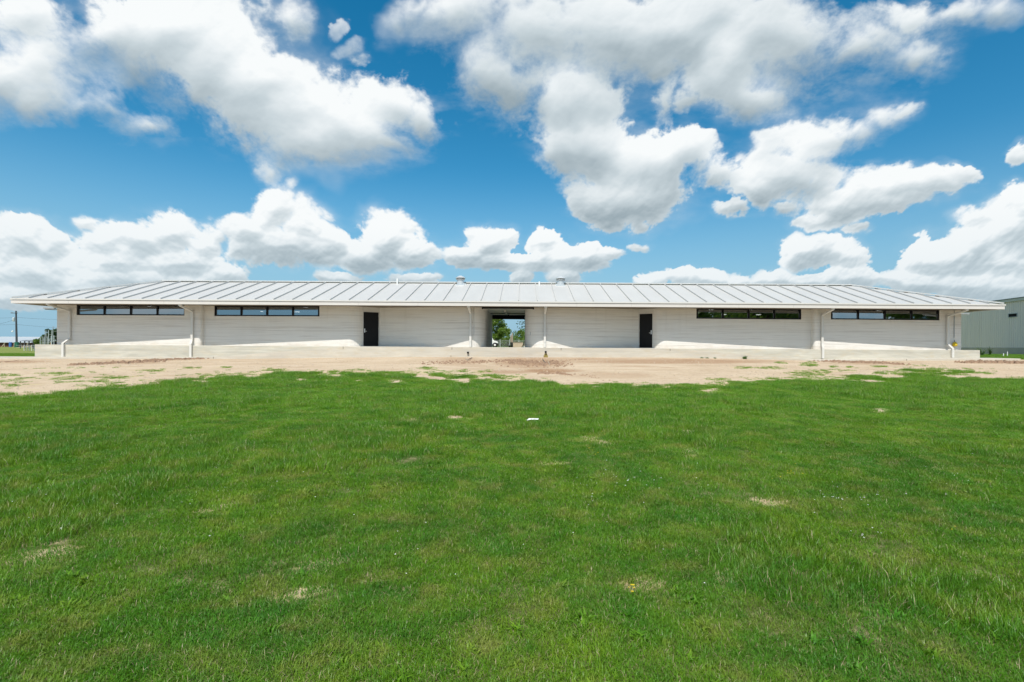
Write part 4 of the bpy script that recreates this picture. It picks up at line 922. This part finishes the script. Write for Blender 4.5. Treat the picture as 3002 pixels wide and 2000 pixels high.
wire((-90, 929), 140, (48, 930.5), DPo, .3, 'wire running left from below the crossarm of the pole'); wire((48, 930.5), DPo, (330, 934), 150, .5, 'wire running right behind the building from below the crossarm')
wire((-90, 953.5), 140, (48, 951.3), DPo, .1, 'lower wire running left from the pole'); wire((48, 951.3), DPo, (330, 965), 150, .4, 'lower wire running right behind the building')
wire((-90, 967), 120, (40, 938), DPo, .3, 'slanting wire dropping left from the transformer')
# low canopy, rails, pens, far bushes
Dc = 100.0; xa, xb = wx(84, Dc), wx(152, Dc); zc = zpx(110, 999.5, Dc); zg = g1(xa, Dc)
o = thing('open_shelter', ((xa + xb) / 2, Dc, zg), 'low dark open shelter with a thin pale roof edge right of the barn', 'shelter')
MB().add([(xa, Dc - 2, zc - .05), (xb, Dc - 2, zc - .25), (xb, Dc + 3, zc + .10), (xa, Dc + 3, zc + .25)], [(0, 1, 2, 3)]).add([(xa, Dc - 2, zc + .08), (xb, Dc - 2, zc - .12), (xb, Dc + 3, zc + .23), (xa, Dc + 3, zc + .38)], [(3, 2, 1, 0)]).build('roof', M_steel, o)
for k in range(6): x = xa + .2 + (xb - xa - .4) * k / 5; MB().box(x - .06, x + .06, Dc - 1.9, Dc - 1.78, zg - .1, zc - .10).build('post', M_dkwood, o)
MB().box(xa, xb, Dc + 2.8, Dc + 2.9, zg - .1, zc + .1).build('back_wall', M_brick, o)
Dr = 66.0; xa, xb = wx(48, Dr), wx(175, Dr); zg = g1(xa, Dr)
o = thing('rail_fence', ((xa + xb) / 2, Dr, zg), 'pale pipe rail fence in front of the pens at the left', 'fence')
for zz in (.74, .50): MB().tube([(xa, Dr, zg + zz - .05), (xb, Dr, zg + zz)], .022, 6).build('rail', M_steel, o)
for k in range(15): x = xa + (xb - xa) * (.18 + .82 * k / 14); MB().box(x - .03, x + .03, Dr - .03, Dr + .03, zg - .05, zg + .76).build('post', M_gutter if k % 3 == 0 else M_steel, o)
pens = [(132, 135, 969, 5), (142, 152, 968.5, 3), (155, 168, 957, 6), (118, 129, 990, 2), (130, 140, 989, 3), (141, 150, 986, 2), (124, 131, 987, 4), (151, 158, 984, 1)]
plabs = ['thin upright pen frame farthest left of the tall ones', 'middle tall pen frame with a level top bar', 'tallest pen frame with a curved top, against the building corner', 'low pen gate frame farthest left', 'low pen gate frame below the middle tall one', 'low pen gate frame with close bars',
         'low narrow pen frame between two gates', 'low pen frame nearest the building corner']
for i, ((pa, pb, pt, s), lb) in enumerate(zip(pens, plabs)):
    D_ = 60.0 + s * .5; xa, xb = wx(pa, D_), wx(pb, D_); zg = g1(xa, D_); zt = zpx(pa, pt, D_)
    o = thing('pen_frame', ((xa + xb) / 2, D_, zg), lb, 'pen frame', 'steel pen frames at the left of the building')
    b = MB(); b.tube([(xa, D_, zg), (xa, D_, zt), (xb, D_, zt - (.25 if i == 2 else 0)), (xb, D_, zg)], .032, 6); b.build('frame', M_galv if i % 2 else M_steel, o)
    b = MB()
    for k in range(1, 5): zz = zg + (zt - zg) * k / 5; b.tube([(xa, D_, zz), (xb, D_, zz)], .016, 5)
    b.build('bars', M_steel, o)
x = wx(162, 62); zg = g1(x, 62)
o = thing('feed_cabinet', (x, 62, zg), 'small orange-sided cabinet with a pale slanted lid by the building corner', 'cabinet')
MB().box(x - .25, x + .35, 61.7, 62.3, zg, zg + 1.15).build('body', M_black, o); MB().box(x - .30, x - .252, 61.68, 62.3, zg, zg + 1.2).build('side', M_orange, o)
MB().add([(x - .5, 61.6, zg + 1.10), (x + .4, 61.6, zg + 1.28), (x + .4, 62.4, zg + 1.28), (x - .5, 62.4, zg + 1.10), (x - .5, 61.6, zg + 1.15), (x + .4, 61.6, zg + 1.34), (x + .4, 62.4, zg + 1.34), (x - .5, 62.4, zg + 1.15)], [(0, 3, 2, 1), (4, 5, 6, 7), (0, 1, 5, 4), (1, 2, 6, 5), (2, 3, 7, 6), (3, 0, 4, 7)]).build('lid', M_whiteroof, o)
for i, (px_c, D_, top_, r, lb) in enumerate([(148, 95, 962, 1.6, 'round dark tree rising behind the pens'), (124, 98, 984, 1.7, 'lower bushy tree left of the round one behind the pens'), (165, 96, 958, 1.6, 'tree behind the pens partly hidden by the building corner'),
                                          (103, 170, 990, 2.2, 'far low bush between barn and pens'), (-14, 175, 984, 2, 'far tree top showing above the left end of the barn roof')]):
    x = wx(px_c, D_); zt = zpx(px_c, top_, D_); tree('bushy_tree', x, D_, zt - g1(x, D_), r, 2400, .13, lb, 'trees behind the pens', m=M_leafd if i != 1 else M_leaf, seed=40 + i, squash=.8, low=.3)
# ------------------------------------------------------------------ metal shed on the right
def shed_x(y): return 48.1 + (y - 49.2) * .217
zg = -.62
S = thing('metal_shed', (shed_x(49), 49, zg), 'large grey-green corrugated metal shed with one small high window at the right edge', 'shed')
ya, yb_ = 36.0, 74.0; b = MB(); d = Vector((.217, 1, 0)).normalized(); n = Vector((-1, .217, 0)).normalized(); o0 = Vector((shed_x(ya), ya, 0)); Ls = (yb_ - ya) / d.y
ZE = zpx(2985, 880.5, 49.8); ZEa = ZE
def SP(s, out, z): v = o0 + d * s + n * out; return (v.x, v.y, z)
k = 0; s = 0.0
while s < Ls:
    for (a, c_, o1, o2) in ((0, .20, 0, 0), (.20, .225, 0, .032), (.225, .275, .032, .032), (.275, .30, .032, 0)):
        b.quad(SP(s + a, o1, .24), SP(s + c_, o2, .24), SP(s + c_, o2, ZE), SP(s + a, o1, ZE))
    s += .30
b.quad(SP(0, -.3, -.7), SP(Ls, -.3, -.7), SP(Ls, -.3, ZE), SP(0, -.3, ZE)); b.quad(SP(0, 0, -.7), SP(0, -14, -.7), SP(0, -14, ZE), SP(0, 0, ZE)); b.quad(SP(Ls, 0, -.7), SP(Ls, -14, -.7), SP(Ls, -14, ZE), SP(Ls, 0, ZE))
b.build('wall', M_siding, S)
b = MB(); b.add([SP(0, .05, -.75), SP(Ls, .05, -.75), SP(Ls, .05, .26), SP(0, .05, .26), SP(0, -.25, -.75), SP(Ls, -.25, -.75), SP(Ls, -.25, .26), SP(0, -.25, .26)], [(0, 3, 2, 1), (4, 5, 6, 7), (0, 1, 5, 4), (1, 2, 6, 5), (2, 3, 7, 6), (3, 0, 4, 7)])
b.build('base_wall', plain('shed base wall', (.42, .38, .32), .9, 0, .25, 1.5), S)
b = MB()
def sbox(b, s0, s1, o1, o2, z0, z1): b.add([SP(s0, o1, z0), SP(s1, o1, z0), SP(s1, o2, z0), SP(s0, o2, z0), SP(s0, o1, z1), SP(s1, o1, z1), SP(s1, o2, z1), SP(s0, o2, z1)], [(0, 3, 2, 1), (4, 5, 6, 7), (0, 1, 5, 4), (1, 2, 6, 5), (2, 3, 7, 6), (3, 0, 4, 7)])
sbox(b, 0, Ls, .16, .04, ZE - .05, ZE + .20); b.build('eave_gutter', plain('shed gutter', (.50, .49, .46), .5), S)
b = MB(); b.add([SP(-.2, .2, ZE + .21), SP(Ls + .2, .2, ZE + .21), SP(Ls + .2, -7, ZE + .9), SP(-.2, -7, ZE + .9), SP(-.2, .2, ZE + .28), SP(Ls + .2, .2, ZE + .28), SP(Ls + .2, -7, ZE + .97), SP(-.2, -7, ZE + .97)], [(0, 3, 2, 1), (4, 5, 6, 7), (0, 1, 5, 4), (1, 2, 6, 5), (2, 3, 7, 6), (3, 0, 4, 7)])
b.build('roof', plain('dark shed roof', (.10, .14, .16), .5), S)
def s_of(px_): u = (px_ - PX) / F; y = (48.1 - 49.2 * .217) / (u - .217); return (y - ya) / d.y, y
s1_, y1_ = s_of(2984); s0_, y0_ = s_of(2957); zb1, zt1 = zpx(2970, 930.5, (y0_ + y1_) / 2), zpx(2970, 918.5, (y0_ + y1_) / 2)
b = MB(); sbox(b, s1_, s0_, .075, .034, zb1, zb1 + .05); sbox(b, s1_, s0_, .075, .034, zt1 - .05, zt1); sbox(b, s1_, s1_ + .06, .074, .035, zb1 + .051, zt1 - .051); sbox(b, s0_ - .06, s0_, .074, .035, zb1 + .051, zt1 - .051)
w_ = b.build('window', plain('shed window frame', (.42, .44, .44), .5), S)
b = MB(); sbox(b, s1_ + .06, s0_ - .06, .055, .035, zb1 + .05, zt1 - .05); b.build('pane', M_black, w_)
# trees behind the camera, seen only as reflections; second one added to darken panes
tree('reflection_tree', 33, -6, 14.0, 8.8, 14000, .33, 'large tree reflected in the dark third ribbon window', seed=70, squash=.62, low=.25)
tree('reflection_tree', 60.0, -6, 14.5, 7.0, 12000, .30, 'added unseen tree whose reflection darkens the right-hand panes of the rightmost ribbon window', seed=71, squash=.75, low=.25)
# ------------------------------------------------------------------ grass
def f_blade(t, p):
    P = pos(t); t.n.remove(p)
    tip = t.new('ShaderNodeAttribute', attribute_name='dry').outputs['Fac']; rnd = t.new('ShaderNodeObjectInfo').outputs['Random']
    big = t.noise(t.scale(P, (1, 1, 0)), 0.55, 4, 0.6); mid = t.noise(t.scale(P, (1, 1, 0)), 2.6, 3, 0.6)
    c = t.mix(t.maprange(t.math('ADD', t.math('MULTIPLY', big, .6), t.math('MULTIPLY', mid, .4)), 0.40, 0.60), (0.070, 0.250, 0.010, 1), (0.260, 0.425, 0.015, 1))
    sy_ = t.new('ShaderNodeSeparateXYZ'); t.link(P, sy_.inputs[0]); lush = t.math('MULTIPLY', t.maprange(sy_.outputs[1], 6.5, 11, 0, 1, True), t.maprange(sy_.outputs[1], 30, 34, 1, .3)); c = t.mix(t.math('MULTIPLY', lush, t.maprange(mid, .3, .6, .35, .8)), c, (0.200, 0.460, 0.018, 1))
    c = t.mix(t.maprange(t.noise(t.scale(P, (1, 1, 0)), 0.9, 3, .6), 0.48, 0.62, 0, .55), c, (0.044, 0.215, 0.024, 1)); c = t.mix(t.maprange(rnd, 0, 1, 0, .35), c, (0.19, 0.30, 0.014, 1))
    c = t.mix(t.maprange(tip, 0.0, 0.5, 0.0, 0.50), c, (0.040, 0.155, 0.012, 1))
    yb_ = t.math('MULTIPLY', t.maprange(mid, 0.50, 0.66, 0, .62), t.maprange(t.noise(t.scale(P, (1, 1, 0)), 7.0, 3, .6), .35, .6, .3, 1)); c = t.mix(yb_, c, (0.30, 0.29, 0.075, 1)); c = t.mix(t.maprange(t.noise(t.scale(P, (1, 1, 0)), 4.2, 4, .65), .52, .66, 0, .45), c, (0.035, 0.150, 0.014, 1))
    c = t.mix(t.maprange(tip, 0.90, 0.93), c, (0.44, 0.37, 0.22, 1))
    d = t.new('ShaderNodeBsdfDiffuse'); t.link(c, d.inputs[0])
    tl = t.new('ShaderNodeBsdfTranslucent'); t.link(t.mix(0.45, c, (0.30, 0.42, 0.015, 1)), tl.inputs[0])
    gl = t.new('ShaderNodeBsdfGlossy'); gl.inputs['Roughness'].default_value = 0.42; gl.inputs['Color'].default_value = (.75, .85, .8, 1)
    m1 = t.new('ShaderNodeMixShader'); m1.inputs[0].default_value = .32; t.link(d.outputs[0], m1.inputs[1]); t.link(tl.outputs[0], m1.inputs[2])
    m2 = t.new('ShaderNodeMixShader'); m2.inputs[0].default_value = .030; t.link(m1.outputs[0], m2.inputs[1]); t.link(gl.outputs[0], m2.inputs[2]); t.link(m2.outputs[0], t.o.inputs[0])
M_blade = mat('grass blades', f_blade)
M_fl = plain('white petals', (.8, .8, .78), .5); M_fly = plain('yellow petals', (.75, .55, .02), .5)
tcol = bpy.data.collections.new('grass_sources')        # never linked to the scene
def make_tuft(name, n, rad, lo, hi, lean, wid, seed, bias=None):
    r = np.random.default_rng(seed); V = []; Fc = []; A = []
    ang0 = r.uniform(0, 6.28)
    for i in range(n):
        rr_ = rad * math.sqrt(r.random()); th = r.uniform(0, 6.283); bx, by = rr_ * math.cos(th), rr_ * math.sin(th)
        l = r.uniform(lo, hi); a = r.uniform(0, 6.283)
        if bias and r.random() < bias: a = ang0 + r.normal(0, .5)
        ln = np.clip(r.normal(lean, .22), .05, 1.25); w = wid * r.uniform(.7, 1.25); cx, cy = math.cos(a), math.sin(a); sx, sy = -cy * w / 2, cx * w / 2
        if r.random() < .5:                        # turn the blade's flat side
            q = r.uniform(0, 3.14); sx, sy = math.cos(q) * w / 2, math.sin(q) * w / 2
        p1 = (bx + cx * l * .5 * math.sin(ln * .7), by + cy * l * .5 * math.sin(ln * .7), l * .5 * math.cos(ln * .7))
        p2 = (p1[0] + cx * l * .5 * math.sin(ln * 1.35), p1[1] + cy * l * .5 * math.sin(ln * 1.35), max(.004, p1[2] + l * .5 * math.cos(ln * 1.35)))
        k = len(V); V += [(bx - sx, by - sy, -.01), (bx + sx, by + sy, -.01), (p1[0] + sx * .85, p1[1] + sy * .85, p1[2]), (p1[0] - sx * .85, p1[1] - sy * .85, p1[2]), p2]
        Fc += [(k, k + 1, k + 2, k + 3), (k + 3, k + 2, k + 4)]; A += [r.random() * ((1 if r.random() < .55 else .80) if wid < .01 else .5)] * 5
    me = bpy.data.meshes.new(name); me.from_pydata(V, [], Fc); me.materials.append(M_blade)
    at_ = me.attributes.new('dry', 'FLOAT', 'POINT'); at_.data.foreach_set('value', np.array(A, np.float32))
    o = bpy.data.objects.new(name, me); tcol.objects.link(o); return o
specs = []
for i in range(8): specs.append(('lawn_%02d' % i, 420, .17, .018, .050, .88, .0030, 100 + i, .4))       # 0-7 short mat
for i in range(4): specs.append(('mead_%02d' % i, 230, .17, .04, .105, .55, .0038, 200 + i, .3))         # 8-11 longer, upright
for i in range(4): specs.append(('edge_%02d' % i, 60, .085, .02, .05, .65, .0040, 300 + i, .2))         # 12-15 small tufts
for i in range(2): specs.append(('rose_%02d' % i, 16, .03, .03, .075, 1.0, .013, 500 + i, 0))            # 16-17 broad-leaved weeds
for i in range(2): specs.append(('stalk_%02d' % i, 12, .05, .08, .19, .60, .0040, 400 + i, .5))         # 16-17 tall clumps
specs.sort(key=lambda s: {'l': 0, 'm': 1, 'e': 2, 'r': 3, 's': 4}[s[0][0]]); specs = [('%s_%s' % ('abcde'[{'l': 0, 'm': 1, 'e': 2, 'r': 3, 's': 4}[s[0][0]]], s[0]),) + s[1:] for s in specs]; tnames = [s[0] for s in specs]
for s in specs: make_tuft(*s)
r = np.random.default_rng(77)
PTS = []; SC = []; RZt = []; ID = []; TL = []
def scatter(x0, x1, y0, y1, step, kinds, keep, scale=(.8, 1.25)):
    xs = np.arange(x0, x1, step); ys = np.arange(y0, y1, step); A, B = np.meshgrid(xs, ys)
    A = A + r.uniform(-.5, .5, A.shape) * step; B = B + r.uniform(-.5, .5, B.shape) * step; A = A.ravel(); B = B.ravel()
    k = keep(A, B); A, B = A[k], B[k]; n = len(A)
    Z = gz(A, B); PTS.append(np.stack([A, B, Z], -1)); SC.append(r.uniform(*scale, n)); RZt.append(r.uniform(0, 6.283, n)); ID.append(kinds(A, B, n)); return n
def fan(A, B, m=1.18, ex=5.0): return (np.abs(A) < B * m + ex)
tallmap = lambda A, B: vn(A, B, .45, 2) * .65 + vn(A, B, 1.5, 3) * .35
def k_lawn(A, B, n):
    t = tallmap(A, B) * 1.15 - .10 - .16 * np.clip((7 - B) / 3, 0, 1) + np.clip((B - 8) / 4, 0, 1) * .20
    return np.where(t > .60, r.integers(8, 12, n), r.integers(0, 8, n))
cnt = []
cnt.append(scatter(-19, 19, -1.5, 12.0, .115, k_lawn, lambda A, B: fan(A, B) & (coverage(A, B) > r.uniform(.70, .95, A.shape)) & (r.random(A.shape) < .62 + .6 * vn(A, B, 1.1, 2))))
cnt.append(scatter(-31, 31, 12.0, 22.0, .145, k_lawn, lambda A, B: fan(A, B) & (coverage(A, B) > r.uniform(.72, .97, A.shape)), (.9, 1.45)))
cnt.append(scatter(-33, 33, 2.2, 28.6, .095, lambda A, B, n: r.integers(12, 16, n), lambda A, B: fan(A, B) & (coverage(A, B) > .05) & (coverage(A, B) < .97) & (r.random(A.shape) < .62 * coverage(A, B) ** 1.4 + .008), (.6, 1.3)))
cnt.append(scatter(-12, 12, 1.5, 12.0, .30, lambda A, B, n: r.integers(16, 18, n), lambda A, B: fan(A, B) & (coverage(A, B) > .6) & (vn(A, B, 1.3, 1) > .58), (.7, 1.3)))
cnt.append(scatter(-20, 20, 1.5, 20.0, .36, lambda A, B, n: r.integers(18, 20, n), lambda A, B: fan(A, B) & (coverage(A, B) > .8) & (r.random(A.shape) < .35 * tallmap(A, B)), (.5, 1.1)))
cnt.append(scatter(-46, -29.4, 33.5, 46, .30, lambda A, B, n: r.integers(8, 12, n), lambda A, B: (A > -B * 1.04) & (coverage(A, B) > .5), (.8, 1.2)))
cnt.append(scatter(27.5, 50, 31.2, 52, .26, lambda A, B, n: r.integers(8, 12, n), lambda A, B: (A < B * 1.02) & (A < shed_x(B) - .1) & (coverage(A, B) > .5), (1.0, 2.2)))
cnt.append(scatter(-5, 4, 42.5, 54, .30, lambda A, B, n: r.integers(0, 8, n), lambda A, B: (coverage(A, B) > .5), (.7, 1.0)))
print('tufts', cnt)
PTS = np.concatenate(PTS); SC = np.concatenate(SC); RZt = np.concatenate(RZt); ID = np.concatenate(ID).astype(np.int32)
def instancer(name, pts, sc, rz, ids, coll, label, cat):
    me = bpy.data.meshes.new(name); me.vertices.add(len(pts)); me.vertices.foreach_set('co', pts.astype(np.float32).ravel())
    for nm, ty, ar in (('sc', 'FLOAT', sc), ('rz', 'FLOAT', rz), ('ix', 'INT', ids)):
        a = me.attributes.new(nm, ty, 'POINT'); a.data.foreach_set('value', ar.astype(np.int32 if ty == 'INT' else np.float32))
    o = bpy.data.objects.new(name, me); COL.objects.link(o)
    ng = bpy.data.node_groups.new(name + '_scatter', 'GeometryNodeTree'); ng.interface.new_socket('Geometry', in_out='INPUT', socket_type='NodeSocketGeometry'); ng.interface.new_socket('Geometry', in_out='OUTPUT', socket_type='NodeSocketGeometry')
    t = NT(ng); gi_ = t.new('NodeGroupInput'); go_ = t.new('NodeGroupOutput'); ci = t.new('GeometryNodeCollectionInfo'); ci.inputs['Collection'].default_value = coll; ci.inputs['Separate Children'].default_value = True; ci.inputs['Reset Children'].default_value = True
    ip = t.new('GeometryNodeInstanceOnPoints'); ip.inputs['Pick Instance'].default_value = True
    def att(nm, ty): n_ = t.new('GeometryNodeInputNamedAttribute', data_type=ty); n_.inputs['Name'].default_value = nm; return n_.outputs['Attribute']
    m2p = t.new('GeometryNodeMeshToPoints'); t.link(gi_.outputs[0], m2p.inputs['Mesh'])
    t.link(m2p.outputs[0], ip.inputs['Points']); t.link(ci.outputs[0], ip.inputs['Instance']); t.link(att('ix', 'INT'), ip.inputs['Instance Index'])
    t.link(t.xyz(0.0, 0.0, att('rz', 'FLOAT')), ip.inputs['Rotation'])
    s_ = att('sc', 'FLOAT'); t.link(t.xyz(s_, s_, s_), ip.inputs['Scale']); t.link(ip.outputs[0], go_.inputs[0])
    md = o.modifiers.new('scatter', 'NODES'); md.node_group = ng
    return tag(o, label, cat, kind='stuff')
instancer('grass', PTS, SC, RZt, ID, tcol, 'uneven green lawn of short and tall grass filling the foreground', 'grass')
# tiny flowers
fcol = bpy.data.collections.new('flower_sources')
for nm, m, rad in (('a_white', M_fl, .0026), ('b_yellow', M_fly, .0036)):
    b = MB()
    for k in range(5):
        a = k * 1.2566; c_, s_ = math.cos(a), math.sin(a); b.add([(0, 0, .0), (c_ * rad * 1.6 - s_ * rad * .7, s_ * rad * 1.6 + c_ * rad * .7, .004), (c_ * rad * 2.2, s_ * rad * 2.2, .002), (c_ * rad * 1.6 + s_ * rad * .7, s_ * rad * 1.6 - c_ * rad * .7, .004)], [(0, 1, 2, 3)])
    o = b.build(nm, m); COL.objects.unlink(o); fcol.objects.link(o)
fp = []; fi = []
def flowers(px, py, rx, ry, n, kind):
    for _ in range(n):
        X, Y = unproj(px + r.normal(0, rx), py + r.normal(0, ry)); fp.append((X, Y, g1(X, Y) + r.uniform(.035, .06))); fi.append(kind)
for q in [(2480, 1470, 90, 20, 22, 0), (2760, 1440, 60, 30, 8, 0), (2520, 1575, 30, 8, 7, 0), (1780, 1430, 70, 25, 20, 0), (760, 1440, 150, 50, 14, 0), (120, 1500, 120, 40, 12, 0), (60, 1200, 80, 15, 10, 0), (1500, 1600, 300, 60, 12, 0), (2150, 1230, 40, 10, 4, 0), (300, 1190, 150, 20, 10, 0), (2900, 1330, 60, 40, 6, 0), (1900, 1400, 200, 60, 12, 0),
          (1744, 1333, 6, 4, 5, 1), (2320, 1400, 22, 10, 10, 1), (2326, 1273, 4, 3, 2, 1), (2191, 1336, 4, 3, 2, 1), (1063, 1361, 5, 2, 3, 1), (295, 1293, 6, 2, 3, 1), (1865, 1737, 12, 8, 5, 1), (2800, 1562, 8, 4, 2, 1), (1780, 1280, 20, 6, 2, 1)]: flowers(*q)
fp = np.array(fp); fi = np.array(fi)
instancer('wildflowers', fp, r.uniform(.7, 1.3, len(fp)), r.uniform(0, 6.28, len(fp)), fi, fcol, 'tiny white and yellow flowers dotted through the lawn', 'wildflowers')

# pebbles and straw on the bare dirt
pcol = bpy.data.collections.new('pebble_sources')
M_peb = plain('pebbles', (.50, .40, .30), .9, 0, .35, 30); M_straw = plain('dry straw', (.55, .43, .24), .9, 0, .3, 20)
for nm in ('a_peb', 'b_peb', 'c_peb'):
    rr = random.Random(nm); vs = [(a * .012 * rr.uniform(.6, 1.3), b_ * .012 * rr.uniform(.6, 1.3), c_ * .007 * rr.uniform(.6, 1.4) + .002) for a, b_, c_ in ((-1, -.6, 0), (.1, -1, 0), (1, -.4, 0), (.9, .7, 0), (-.3, 1, 0), (-.5, -.4, 1), (.4, -.3, 1.1), (.3, .5, .8))]
    o = MB().add(vs, [(0, 1, 6, 5), (1, 2, 6), (2, 3, 7, 6), (3, 4, 7), (4, 0, 5, 7), (5, 6, 7)]).build(nm, M_peb); COL.objects.unlink(o); pcol.objects.link(o)
b = MB(); rr = random.Random(3)
for k in range(7):
    x, y, a, l = rr.gauss(0, .05), rr.gauss(0, .05), rr.uniform(0, 3.1), rr.uniform(.02, .05); c_, s_ = math.cos(a) * l, math.sin(a) * l; z = rr.uniform(.003, .012)
    b.add([(x - c_ - s_ * .04, y - s_ + c_ * .04, z), (x - c_ + s_ * .04, y - s_ - c_ * .04, z), (x + c_, y + s_, z + .008)], [(0, 1, 2)])
o = b.build('d_straw', M_straw); COL.objects.unlink(o); pcol.objects.link(o)
A = r.uniform(-30, 29, 60000); B = r.uniform(11, 28.8, 60000); cv = coverage(A, B); k = (cv < .6) & fan(A, B) & (r.random(60000) < .25 + .75 * (vn(A, B, .7, 2) > .52))
A, B = A[k], B[k]; n = len(A); ids = np.where(r.random(n) < .35, 3, r.integers(0, 3, n)); print('pebbles', n)
instancer('pebbles', np.stack([A, B, gz(A, B)], -1), np.clip(r.lognormal(-.1, .55, n), .3, 3.2), r.uniform(0, 6.28, n), ids, pcol, 'loose pebbles, crumbs and straw on the bare dirt in front of the building', 'pebbles')
